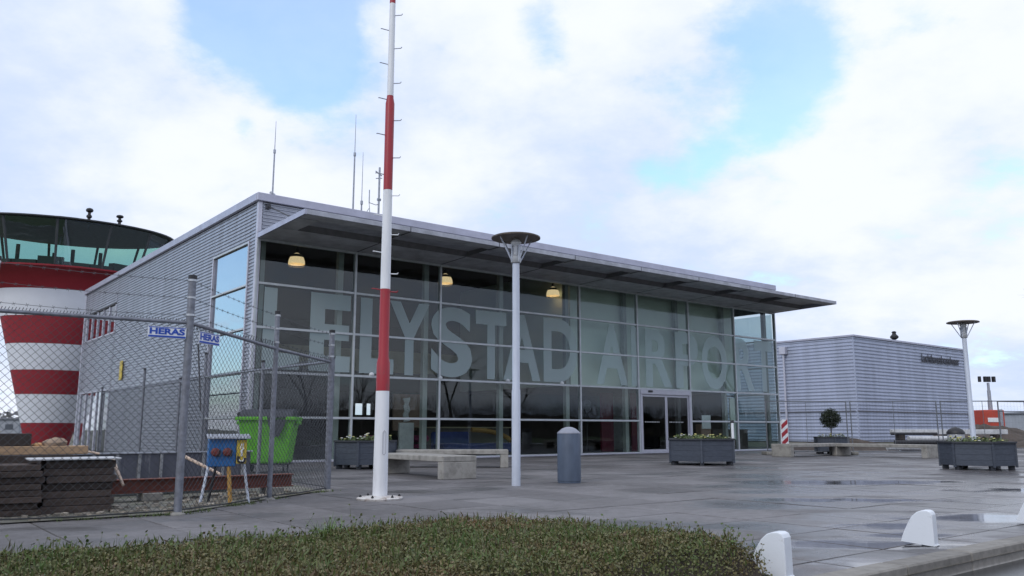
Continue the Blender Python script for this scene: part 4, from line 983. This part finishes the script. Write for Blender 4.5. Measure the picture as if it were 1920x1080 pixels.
# junction box on legs
t = thing('power_box', 'blue site power box with grey domed lid and yellow plate on four legs', 'power box', (-3.79, 11.05, 0), .42)
MB().cbox(-.17, .17, -.12, .12, .47, .83, .01).build('box_body', blue_p, t)
MB().cbox(.171, .30, -.115, .115, .50, .82, .008).build('side_pod', blue_p, t)
MB().cbox(.174, .30, -.124, -.1155, .505, .81, .003).build('yellow_plate', yellow_p, t)
q = MB(); q.path([(.205, -.128, .60), (.20, -.128, .56), (.225, -.128, .535), (.265, -.128, .535), (.275, -.128, .58)], .012, 6); q.build('cable_symbol', white_p, t)
q = MB(); q.path([(.205, -.126, .60), (.195, -.126, .55), (.225, -.126, .525), (.27, -.126, .525), (.285, -.126, .58)], .018, 6); q.build('symbol_outline', black_p, t)
q = MB(); q.path([(.24, -.128, .60), (.24, -.128, .66)], .014, 6); q.path([(.225, -.128, .66), (.262, -.128, .70)], .012, 6); q.path([(.22, -.128, .70), (.235, -.128, .76)], .007, 5); q.path([(.25, -.128, .70), (.255, -.128, .77)], .007, 5); q.build('plug_symbol', white_p, t)
n = 15
for s in range(n):
    x = -.20 + s * (.54 / n); q = MB(); w2 = .54 / n / 2
    pts_ = [(-.17, .832), (-.12, .862), (0, .878), (.12, .862), (.17, .832)]
    vs = []
    for y_, z_ in pts_: vs += [(x, y_, z_), (x + w2, y_, z_ + .012), (x + 2 * w2, y_, z_), (x, y_, z_ - .008), (x + 2 * w2, y_, z_ - .008)]
    fs = []
    for i in range(4):
        o = i * 5; fs += [(o, o + 1, o + 6, o + 5), (o + 1, o + 2, o + 7, o + 6), (o + 3, o + 8, o + 9, o + 4)]
    q.add(vs, fs + [(0, 3, 4, 2, 1), (20, 21, 22, 24, 23)]); q.build('lid_rib', galv, t)
for x in (-.085, .06):
    q = MB(); q.lathe([(.055, 0), (.055, .02), (.04, .03), (.04, .045), (.001, .05)], n=16); q.build('socket_flap', mat('dark_red_socket', (.16, .03, .025), .5), t, (x, -.12, .655), (R(90), 0, 0))
    MB().cbox(x + .02, x + .06, -.16, -.125, .60, .68, .004).build('socket_latch', black_p, t)
for (a, b, m_) in (((-.16, -.08, .47), (-.24, -.14, .0), lampgrey), ((.28, -.08, .5), (.36, -.1, 0), lampgrey), ((-.05, .1, .47), (-.12, .16, 0), black_p), ((.09, -.09, .47), (.13, -.13, 0), orange_p)):
    MB().tube(a, b, .018 if m_ is not orange_p else .026, n=8).build('leg', m_, t)

# green wheeled container
gx, gy = -5.47, 19.0
t = thing('waste_container', 'lime green wheeled waste container with a dark lid by the terminal corner', 'waste container', (gx, gy, 0), .10); t.scale = (.86, 1, 1)
def frus(mb, w0, w1, d0, d1, z0, z1, off=0):
    vs = [(-w0, -d0, z0), (w0, -d0, z0), (w0, d0, z0), (-w0, d0, z0), (-w1, -d1 - off, z1), (w1, -d1 - off, z1), (w1, d1, z1), (-w1, d1, z1)]
    mb.add(vs, [(3, 2, 1, 0), (4, 5, 6, 7), (0, 1, 5, 4), (1, 2, 6, 5), (2, 3, 7, 6), (3, 0, 4, 7)]); return mb
bo = frus(MB(), .56, .69, .36, .46, .20, 1.16).build('container_body', green_b, t)
bv = bo.modifiers.new('bevel', 'BEVEL'); bv.width = .05; bv.segments = 3
for x in (-.46, -.23, .0, .23, .46): MB().cbox(x - .03, x + .03, -.42, -.395, .3, 1.02, .008).build('body_rib', green_b, bo, rot=(R(-5.8) * 0, 0, 0)) if False else None
MB().cbox(-.76, .76, -.53, .50, 1.14, 1.22, .015).build('rim', green_b, t)
MB().cbox(-.80, -.70, -.2, .2, 1.05, 1.13, .02).build('trunnion', green_b, t); MB().cbox(.70, .80, -.2, .2, 1.05, 1.13, .02).build('trunnion', green_b, t)
ldm = MB(); vs = []; nl = 8
for i in range(nl + 1):
    a = PI * i / nl; y_ = -.49 * math.cos(a); z_ = 1.222 + .17 * math.sin(a); vs += [(-.66, y_, z_), (.66, y_, z_)]
ldm.add(vs, [(2 * i, 2 * i + 1, 2 * i + 3, 2 * i + 2) for i in range(nl)] + [tuple(range(0, 2 * nl + 2, 2)), tuple(range(1, 2 * nl + 3, 2))[::-1]]); ldm.build('lid', lid_m, t, smooth=True)
tri = MB(); tri.prism([(-.02, 1.22), (.46, 1.22), (.40, .98), (.30, .80), (.20, .78), (.12, .84), (.04, 1.02)], .0, .03, Matrix.Translation((.06, -.50, 0)) @ Mx); tri.build('lid_flap', lid_m, t)
for x in (-.72, -.62, -.36): MB().lathe([(.001, 0), (.07, .0), (.07, .1), (.001, .11)], n=10).build('lid_hinge', black_p, t, (x, .4 if False else -.2, 1.22))
MB().cbox(-.58, .58, -.36, .36, .17, .199, .01).build('under_frame', black_p, t)
for sx in (-1, 1):
    for sy in (-1, 1):
        q = MB(); q.lathe([(.085, -.022), (.1, -.012), (.1, .012), (.085, .022)], n=18); wo = q.build('wheel', black_p, t, (sx * .46, sy * .28, .10), (R(90), 0, R(90) + .2 * sx))
        MB().cbox(sx * .46 - .02, sx * .46 + .02, sy * .28 - .05, sy * .28 + .03, .11, .169, .004).build('castor_fork', galv, t)

# ------------------------------------------------------------------ planted bed in the foreground
def bedh(u, v):
    du = min(u + 16, -4.28 - u); dv = min(v + 19.84, -17.45 - v)
    # rounded far corner
    cu, cv, cr_ = -5.5, -18.65, 1.22
    e_ = min(du, dv)
    if u > cu and v > cv: e_ = cr_ - math.hypot(u - cu, v - cv)
    if e_ <= 0: return -1
    s = min(1, e_ / .30); s = math.sqrt(max(0, 1 - (1 - s) ** 2))
    nn = mnoise.noise(Vector((u * 1.3, v * 1.3, 0))) * .045 + mnoise.noise(Vector((u * 4.5, v * 4.5, 3))) * .03 + mnoise.noise(Vector((u * 12, v * 12, 3))) * .012
    return s * (.255 + nn) + .02 * (1 - s)
mb = MB(); nu, nv = 130, 36; us = np.linspace(-14, -4.2, nu); vs_ = np.linspace(-19.9, -17.35, nv)
for v in vs_:
    for u in us:
        h = bedh(u, v); mb.v.append(P(u, v, max(h - .05, -.03) if h > 0 else -.03))
for j in range(nv - 1):
    for i in range(nu - 1): mb.f.append((j * nu + i, j * nu + i + 1, (j + 1) * nu + i + 1, (j + 1) * nu + i))
tag(mb.build('bed_soil', soil), kind='structure')
rs = np.random.RandomState(11)
def leafcloud(name, n, m, size, hoff, seed, label, keep=None, elong=1.6, up=.0):
    rs = np.random.RandomState(seed); V = []; cnt = 0
    U = rs.uniform(-12.5, -4.2, n * 2); Vv = rs.uniform(-19.88, -17.4, n * 2)
    pts = []
    for u, v in zip(U, Vv):
        x, y, _ = P(u, v)
        if y < 2.9 or abs(x) > y * .66 + .3: continue
        h = bedh(u, v)
        if h <= 0: continue
        if keep and not keep(u, v, rs): continue
        pts.append((x, y, h)); 
        if len(pts) >= n: break
    pts = np.array(pts); k = len(pts)
    c = pts + np.c_[rs.normal(0, .015, k), rs.normal(0, .015, k), rs.uniform(hoff[0], hoff[1], k)]
    yaw = rs.uniform(0, 2 * np.pi, k); til = rs.normal(up, .75, k); s = rs.uniform(.6, 1.3, k) * size
    ax = np.c_[np.cos(yaw) * np.cos(til), np.sin(yaw) * np.cos(til), np.sin(til)]
    rl = rs.uniform(0, 2 * np.pi, k); b0_ = np.c_[-np.sin(yaw), np.cos(yaw), np.zeros(k)]; cr0 = np.cross(ax, b0_)
    bx = b0_ * np.cos(rl)[:, None] * 1 + cr0 * np.sin(rl)[:, None]
    s = s[:, None]
    A = c; B = c + ax * s * .5 + bx * s * .5 / elong * 1.3; C = c + ax * s; D = c + ax * s * .5 - bx * s * .5 / elong * 1.3
    co = np.stack([A, B, C, D], 1).reshape(-1, 3)
    me = bpy.data.meshes.new(name); me.vertices.add(4 * k); me.vertices.foreach_set('co', co.ravel())
    me.loops.add(4 * k); me.loops.foreach_set('vertex_index', np.arange(4 * k)); me.polygons.add(k); me.polygons.foreach_set('loop_start', np.arange(k) * 4); me.polygons.foreach_set('loop_total', np.full(k, 4)); me.update()
    me.materials.append(m); o = bpy.data.objects.new(name, me); col.objects.link(o); return tag(o, label, 'ground cover', kind='stuff')
def leafmat(name, ramp, trans=.2):
    m = bpy.data.materials.new(name); m.use_nodes = True; n = m.node_tree.nodes; l = m.node_tree.links; b = n['Principled BSDF']
    g = n.new('ShaderNodeNewGeometry'); r = n.new('ShaderNodeValToRGB'); l.new(g.outputs['Random Per Island'], r.inputs[0])
    el = r.color_ramp.elements; el[0].position = 0; el[0].color = (*ramp[0], 1); el[1].position = 1; el[1].color = (*ramp[-1], 1)
    for i, c in enumerate(ramp[1:-1]): e_ = el.new((i + 1) / (len(ramp) - 1)); e_.color = (*c, 1)
    nz = n.new('ShaderNodeTexNoise'); nz.inputs['Scale'].default_value = 1.6; nz.inputs['Detail'].default_value = 4; l.new(g.outputs['Position'], nz.inputs['Vector'])
    mr_ = n.new('ShaderNodeMapRange'); mr_.inputs[1].default_value = .35; mr_.inputs[2].default_value = .65; l.new(nz.outputs['Fac'], mr_.inputs[0])
    mx = n.new('ShaderNodeMix'); mx.data_type = 'RGBA'; mx.blend_type = 'MULTIPLY'; mx.inputs[0].default_value = 1; l.new(r.outputs[0], mx.inputs[6])
    c2 = n.new('ShaderNodeMix'); c2.data_type = 'RGBA'; c2.inputs[6].default_value = (.85, 1.05, .8, 1); c2.inputs[7].default_value = (1.1, .98, .9, 1); l.new(mr_.outputs[0], c2.inputs[0]); l.new(c2.outputs[2], mx.inputs[7])
    l.new(mx.outputs[2], b.inputs['Base Color']); b.inputs['Roughness'].default_value = .5; b.inputs['Specular IOR Level'].default_value = .35
    return m
lm = leafmat('ground_cover_leaves', [(0.104, 0.098, 0.046), (0.134, 0.132, 0.061), (0.171, 0.149, 0.076), (0.152, 0.116, 0.067), (0.201, 0.171, 0.095), (0.122, 0.122, 0.059), (0.171, 0.128, 0.081)])
leafcloud('ground_cover', 160000, lm, .0165, (-.06, .022), 5, 'low brown green ground cover filling the planted bed')
tg = leafmat('green_twigs', [(.05, .08, .02), (.10, .13, .045), (.08, .05, .035)])
leafcloud('twig_tips', 9000, tg, .055, (-.02, .03), 8, 'thin upright twig tips sticking out of the ground cover', elong=9, up=1.0)
# fallen brown leaves on top
bl = leafmat('fallen_leaves', [(.20, .07, .03), (.13, .05, .03), (.24, .13, .06)])
leafcloud('fallen_leaves', 12, bl, .05, (.0, .03), 21, 'scattered fallen brown leaves on the ground cover', elong=1.4)
# taller wisps along the rim
q = MB(); rnd = random.Random(9)
for i in range(900):
    e_ = rnd.random()
    if e_ < .55: u = rnd.uniform(-9.5, -5.3); v = -17.5 - rnd.random() ** 2 * .35
    elif e_ < .8: a = rnd.uniform(0, PI / 2); u = -5.5 + 1.18 * math.cos(a); v = -18.65 + 1.18 * math.sin(a)
    else: u = -4.32 - rnd.random() * .3; v = rnd.uniform(-19.8, -18.6)
    if i > 620: u = rnd.uniform(-9, -4.4); v = rnd.uniform(-19.7, -17.6)
    if i > 620 and bedh(u, v) < .05: continue
    h = max(bedh(u, v), .08); x, y, _ = P(u, v, 0); p = Vector((x, y, h - .05)); n_s = 3; d = Vector((rnd.gauss(0, .5), rnd.gauss(0, .5), 1)).normalized(); L_ = rnd.uniform(.07, .16)
    if rnd.random() < .06: L_ *= 1.5
    r_ = .0022
    for k in range(n_s):
        q2 = p + d * L_ / n_s; q.tube(p, q2, r_, r_ * .7, 3, caps=False); p = q2; r_ *= .7; d = (d + Vector((rnd.gauss(0, .25), rnd.gauss(0, .25), 0))).normalized()
        for s_ in range(2):
            ax = Vector((rnd.gauss(0, 1), rnd.gauss(0, 1), rnd.gauss(.4, .6))).normalized() * rnd.uniform(.012, .024); sd_ = ax.orthogonal() * .35
            q.add([p, p + ax * .5 + sd_, p + ax, p + ax * .5 - sd_], [(0, 1, 2, 3)])
o = q.build('loose_sprigs', tg); tag(o, 'loose leafy sprigs rising along the edge of the planted bed', 'sprigs', kind='stuff')
def tuft(u, v, n, hmax, label, seed, m):
    rnd = random.Random(seed); q = MB(); 
    for i in range(n):
        x0_, y0_ = rnd.gauss(0, .05), rnd.gauss(0, .05); a = rnd.uniform(0, 6.28); L_ = hmax * rnd.uniform(.5, 1); ln = rnd.uniform(.15, .7); w2 = .004
        pr = None
        for k in range(5):
            t_ = k / 4; c = Vector((x0_ + math.cos(a) * ln * L_ * t_ * t_, y0_ + math.sin(a) * ln * L_ * t_ * t_, L_ * t_ * (1 - .25 * t_ * ln))); sd_ = Vector((-math.sin(a), math.cos(a), 0)) * w2 * (1 - t_ * .85)
            if pr: q.add([pr[0] - pr[1], pr[0] + pr[1], c + sd_, c - sd_], [(0, 1, 2, 3)])
            pr = (c, sd_)
    x, y, _ = P(u, v); tag(q.build('grass_tuft', m, None, (x, y, .10)), label, 'grass', 'grass tufts on the bed edge')
gt_ = leafmat('bright_grass', [(.11, .19, .045), (.15, .24, .06), (.09, .15, .045)])
tuft(-6.2, -17.62, 110, .30, 'bright green grass tuft on the bed edge left of the mast', 1, gt_)
tuft(-5.6, -17.66, 90, .20, 'bright green grass tuft on the bed edge in front of the mast', 2, gt_)

# ------------------------------------------------------------------ site fences and junk on the right
def hpanel(x0, y0, x1, y1, label):
    L = math.hypot(x1 - x0, y1 - y0); t = thing('site_fence_panel', label, 'fence panel', (x0, y0, 0), math.atan2(y1 - y0, x1 - x0), 'mobile fence panels round the building site')
    for x in (.02, L - .02): MB().tube((x, 0, .06), (x, 0, 2.0), .022, n=8).build('upright', mat('dull_zinc', (.16, .17, .19), .5, .4), t)
    MB().tube((L / 2, 0, .12), (L / 2, 0, 2.0), .010, n=6).build('middle_upright', MATS['dull_zinc'], t)
    for z in (.12, 1.99): MB().tube((0, 0, z), (L, 0, z), .018, n=6).build('frame_rail', MATS['dull_zinc'], t)
    q = MB(); n = int(L / .11)
    for i in range(n): q.tube((L * (i + .5) / n, 0, .12), (L * (i + .5) / n, 0, 1.99), .0016, n=3, caps=False)
    for k in range(9): q.tube((0, .004, .2 + k * .2), (L, .004, .2 + k * .2), .0018, n=3, caps=False)
    q.build('wire_infill', MATS['dull_zinc'], t, kind='stuff')
    MB().cbox(-.12, .12, -.35, .35, 0, .12, .02).build('fence_foot', concrete_d, t)
hx = [(9.55, 31.9), (12.77, 31.9), (16.05, 31.6), (19.2, 31.3), (22.6, 31.0)]
hl = ['site fence panel behind the ball tree', 'site fence panel behind the long pipes and bin', 'site fence panel crossed by the right street lamp', 'site fence panel at the right edge before the earth heap']
for i in range(4): hpanel(hx[i][0] + .06, hx[i][1], hx[i + 1][0] - .06, hx[i + 1][1], hl[i])
t = thing('site_fence_panel', 'site fence panel standing farther back towards the red generator', 'fence panel', (22.0, 38.0, 0), .3, 'mobile fence panels round the building site')
for x in (0, 3.4): MB().tube((x, 0, 0), (x, 0, 2.2), .03, n=8).build('upright', MATS['dull_zinc'], t)
for z in (.1, 1.75, 2.19): MB().tube((0, 0, z), (3.4, 0, z), .02, n=6).build('frame_rail', MATS['dull_zinc'], t)
# pipes and beams
random.seed(12)
labs = ['lowest pale pipe in the pile behind the benches', 'dark flattened pipe in the pile behind the benches', 'pale pipe with dark end crossing the pile', 'short pale pipe at the left of the pile', 'dark bar on top of the pipe pile', 'pale board under the pipe pile']
for i, (x, y, z, L_, rz, r, m_) in enumerate(((16.6, 36.2, .16, 2.6, .08, .14, white_p), (16.2, 35.8, .40, 2.0, -.06, .09, black_p), (16.9, 36.0, .56, 2.1, .12, .11, tile_m), (15.7, 35.4, .2, 1.4, .1, .12, tile_m), (16.3, 36.3, .76, 1.9, -.1, .06, black_p), (17.4, 35.3, .09, 2.2, .02, .08, plank_m))):
    q = MB(); q.tube((0, 0, 0), (L_, 0, 0), r, n=12); tag(q.build('pipe', m_, None, (x, y, z), (0, 0, rz), smooth=True), labs[i], 'pipe', 'pile of pipes and bars')
t = thing('white_beam', 'long white beam lying behind the bin on the building site', 'beam', (17.3, 38.5, 0), -.02)
MB().cbox(0, 5.2, -.15, .15, .72, .94, .02).build('beam', tile_m, t)
for x in (.3, 2.4, 4.6): MB().cbox(x, x + .2, -.3, .3, 0, .719, .02).build('trestle', beam_m, t)
# earth heap
def heap(x, y, rx, ry, h, label, seed, m):
    q = MB(); n, k = 40, 14
    for j in range(k + 1):
        rr = j / k
        for i in range(n):
            a = 2 * PI * i / n; X = rr * rx * math.cos(a); Y_ = rr * ry * math.sin(a); hh_ = h * (1 - rr ** 1.4) * (1 + .35 * mnoise.noise(Vector((X * .8 + seed, Y_ * .8, 0)))) + .12 * mnoise.noise(Vector((X * 3, Y_ * 3, seed))) * (1 - rr)
            q.v.append((x + X, y + Y_, hh_ - .06))
    for j in range(k):
        for i in range(n): q.f.append((j * n + i, j * n + (i + 1) % n, (j + 1) * n + (i + 1) % n, (j + 1) * n + i))
    tag(q.build('earth_heap', m), label, 'earth heap')
heap(25.6, 46, 4.2, 3, 1.25, 'brown heap of dug earth below the red generator', 2, mound_m)
heap(29.5, 44, 5, 3, .9, 'lower brown earth bank at the right edge', 5, mound_m)
heap(15.5, 40, 3.5, 2, .55, 'low brown earth bank behind the pipe pile', 9, mound_m)
# lighting mast trailer
t = thing('lighting_trailer', 'orange red generator with a telescopic mast and four floodlights', 'generator', (34.1, 60, 0), .1)
MB().cbox(-.95, .55, -.8, .8, .9, 2.30, .04).build('housing', hred, t)
MB().cbox(-.75, .15, -.84, -.801, 1.45, 1.75, .01).build('name_panel', white_p, t)
MB().cbox(.16, .36, -.9, -.802, .8, 2.34, .02).build('mast_sleeve', galv, t)
MB().cbox(-1.1, .8, -.7, .7, .5, .899, .03).build('chassis', black_p, t)
for z0_, z1_, r in ((2.3, 3.0, .15), (3.0, 3.7, .12), (3.7, 4.25, .09)): MB().tube((0.1, 0, z0_), (.1, 0, z1_), r, n=10).build('mast_stage', galv, t)
for dx, ry in ((-.58, 1.1), (-.14, .3), (.12, -.2), (.50, -1.1)): MB().cbox(-.11, .11, -.1, .1, -.2, .2, .02).build('floodlight', black_p, t, (dx + .05, 0, 4.5), (0, 0, ry))
for sx in (-.6, .5): MB().lathe([(.3, -.1), (.3, .1)], n=16).build('wheel', black_p, t, (sx, -.72, .3), (R(90), 0, 0))
# far structures
def farbox(x, y, w_, d_, h_, label, n=3):
    t = thing('far_building', label, 'building', (x, y, 0), .2, 'low buildings on the horizon')
    MB().cbox(-w_ / 2, w_ / 2, -d_ / 2, d_ / 2, 0, h_, .05).build('wall', farm, t); MB().cbox(-w_ / 2 - .3, w_ / 2 + .3, -d_ / 2 - .3, d_ / 2 + .3, h_ + .002, h_ + .35, .05).build('roof', mat('far_roof', (.2, .21, .24), .9), t)
    for i in range(n): MB().box(-w_ / 2 + w_ * (i + .3) / n, -w_ / 2 + w_ * (i + .7) / n, -d_ / 2 - .06, -d_ / 2 - .003, h_ * .35, h_ * .7).build('window', mat('far_window', (.08, .09, .11), .3), t)
farbox(92, 150, 7, 6, 3.6, 'pale low building on the right horizon'); farbox(80, 155, 5, 5, 2.2, 'smaller low building left of the pale one on the horizon', 2)
farbox(-95, 150, 16, 8, 2.6, 'low shed on the left horizon beside the tower', 5)
rnd = random.Random(4); q = MB()
for i in range(2600):
    x = rnd.uniform(-150, -60) ; y = 190 + rnd.uniform(-6, 6); top = 4.5 + 2.2 * mnoise.noise(Vector((x * .12, 0, 0))) + 1.2 * mnoise.noise(Vector((x * .5, 0, 0))); z = rnd.uniform(0, max(.8, top)); s = rnd.uniform(.4, 1.0)
    M = Matrix.Translation((x, y, z)) @ Matrix.Rotation(rnd.uniform(0, 6.28), 4, 'Z') @ Matrix.Rotation(rnd.uniform(0, 3), 4, 'X'); q.add([M @ Vector(p) for p in ((-s, 0, 0), (0, -s * .6, 0), (s, 0, 0), (0, s * .6, 0))], [(0, 1, 2, 3)])
tag(q.build('distant_wood', mat('hazy_tree_grey', (.17, .17, .18), .9, 0, .3, .5)), 'hazy grey wood on the left horizon', 'wood', kind='stuff')

# ------------------------------------------------------------------ bare trees
def bare_tree(x, y, h, seed, label, spread=.5, depth=6):
    rnd = random.Random(seed); t = thing('bare_tree', label, 'tree', (x, y, -.1), rnd.uniform(0, 6), 'leafless winter trees'); tk = MB(); br = MB()
    def grow(mb, p, d, L, r, lev):
        n = 2
        for k in range(n):
            d2 = (d + Vector((rnd.gauss(0, .10), rnd.gauss(0, .10), .04))).normalized(); q = p + d2 * L / n; (tk if lev == 0 else br).tube(p, q, r, r * .86, 5 if lev < 3 else 3, caps=False); p = q; d = d2; r *= .86
        if lev >= depth: return
        for k in range(rnd.choice((2, 3)) + (1 if lev < 2 else 0)):
            a = d.orthogonal(); a.rotate(Matrix.Rotation(rnd.uniform(0, 6.28), 3, d)); grow(mb, p, (d + a * rnd.uniform(spread * .6, spread * 1.4) + Vector((0, 0, .12))).normalized(), L * rnd.uniform(.62, .82), r * rnd.uniform(.55, .72), lev + 1)
    grow(tk, Vector((0, 0, 0)), Vector((0, 0, 1)), h * .27, h * .016, 0)
    tk.build('trunk', bark, t); br.build('branches', bark, t)
bare_tree(25.9, 38.5, 10.5, 3, 'leafless tree reaching in from the right edge of the photo')
for i, (u, v, h, lab) in enumerate(((6, -40, 9, 'leafless tree across the road, leftmost of the row'), (13, -42, 11, 'leafless tree across the road, second from the left'), (20, -40, 12, 'leafless tree across the road in the middle of the row'), (27, -43, 10, 'leafless tree across the road, fourth in the row'), (35, -41, 12, 'leafless tree across the road near the far end'), (45, -44, 11, 'leafless tree across the road at the far end'))):
    x, y, _ = P(u, v); bare_tree(x, y, h, 20 + i, lab)
rnd = random.Random(14); q = MB(); nb_ = 260; prev = None
def bt(u): return 4.6 + 2.2 * mnoise.noise(Vector((u * .06, 1, 0))) + 1.2 * mnoise.noise(Vector((u * .3, 0, 0)))
for i in range(nb_):
    u = -70 + i; h0 = bt(u) * .62
    cur = [Vector(P(u, -63, -.1)), Vector(P(u, -64 + rnd.uniform(-.5, .5), h0 * .75)), Vector(P(u, -66, h0)), Vector(P(u, -69, -.1))]
    if prev: q.add([*prev, *cur], [(0, 4, 5, 1), (1, 5, 6, 2), (2, 6, 7, 3)])
    prev = cur
for i in range(26000):
    u = rnd.uniform(-70, 188); v = -65.5 + rnd.uniform(-2.4, 2.4); top = bt(u); z = rnd.uniform(0, top * .8); L_ = rnd.uniform(.8, 2.2); wd_ = rnd.uniform(.02, .07); lean = rnd.gauss(0, .3)
    x, y, _ = P(u, v); x2, y2, _ = P(u + lean * L_, v); x3, y3, _ = P(u + wd_, v); q.add([(x, y, z), (x3, y3, z), (x2, y2, z + L_)], [(0, 1, 2)])
tag(q.build('tree_belt', mat('winter_brush', (.075, .062, .05), .9, 0, .3, .5, rand=.3)), 'brown winter tree belt beyond the road', 'wood', kind='stuff')
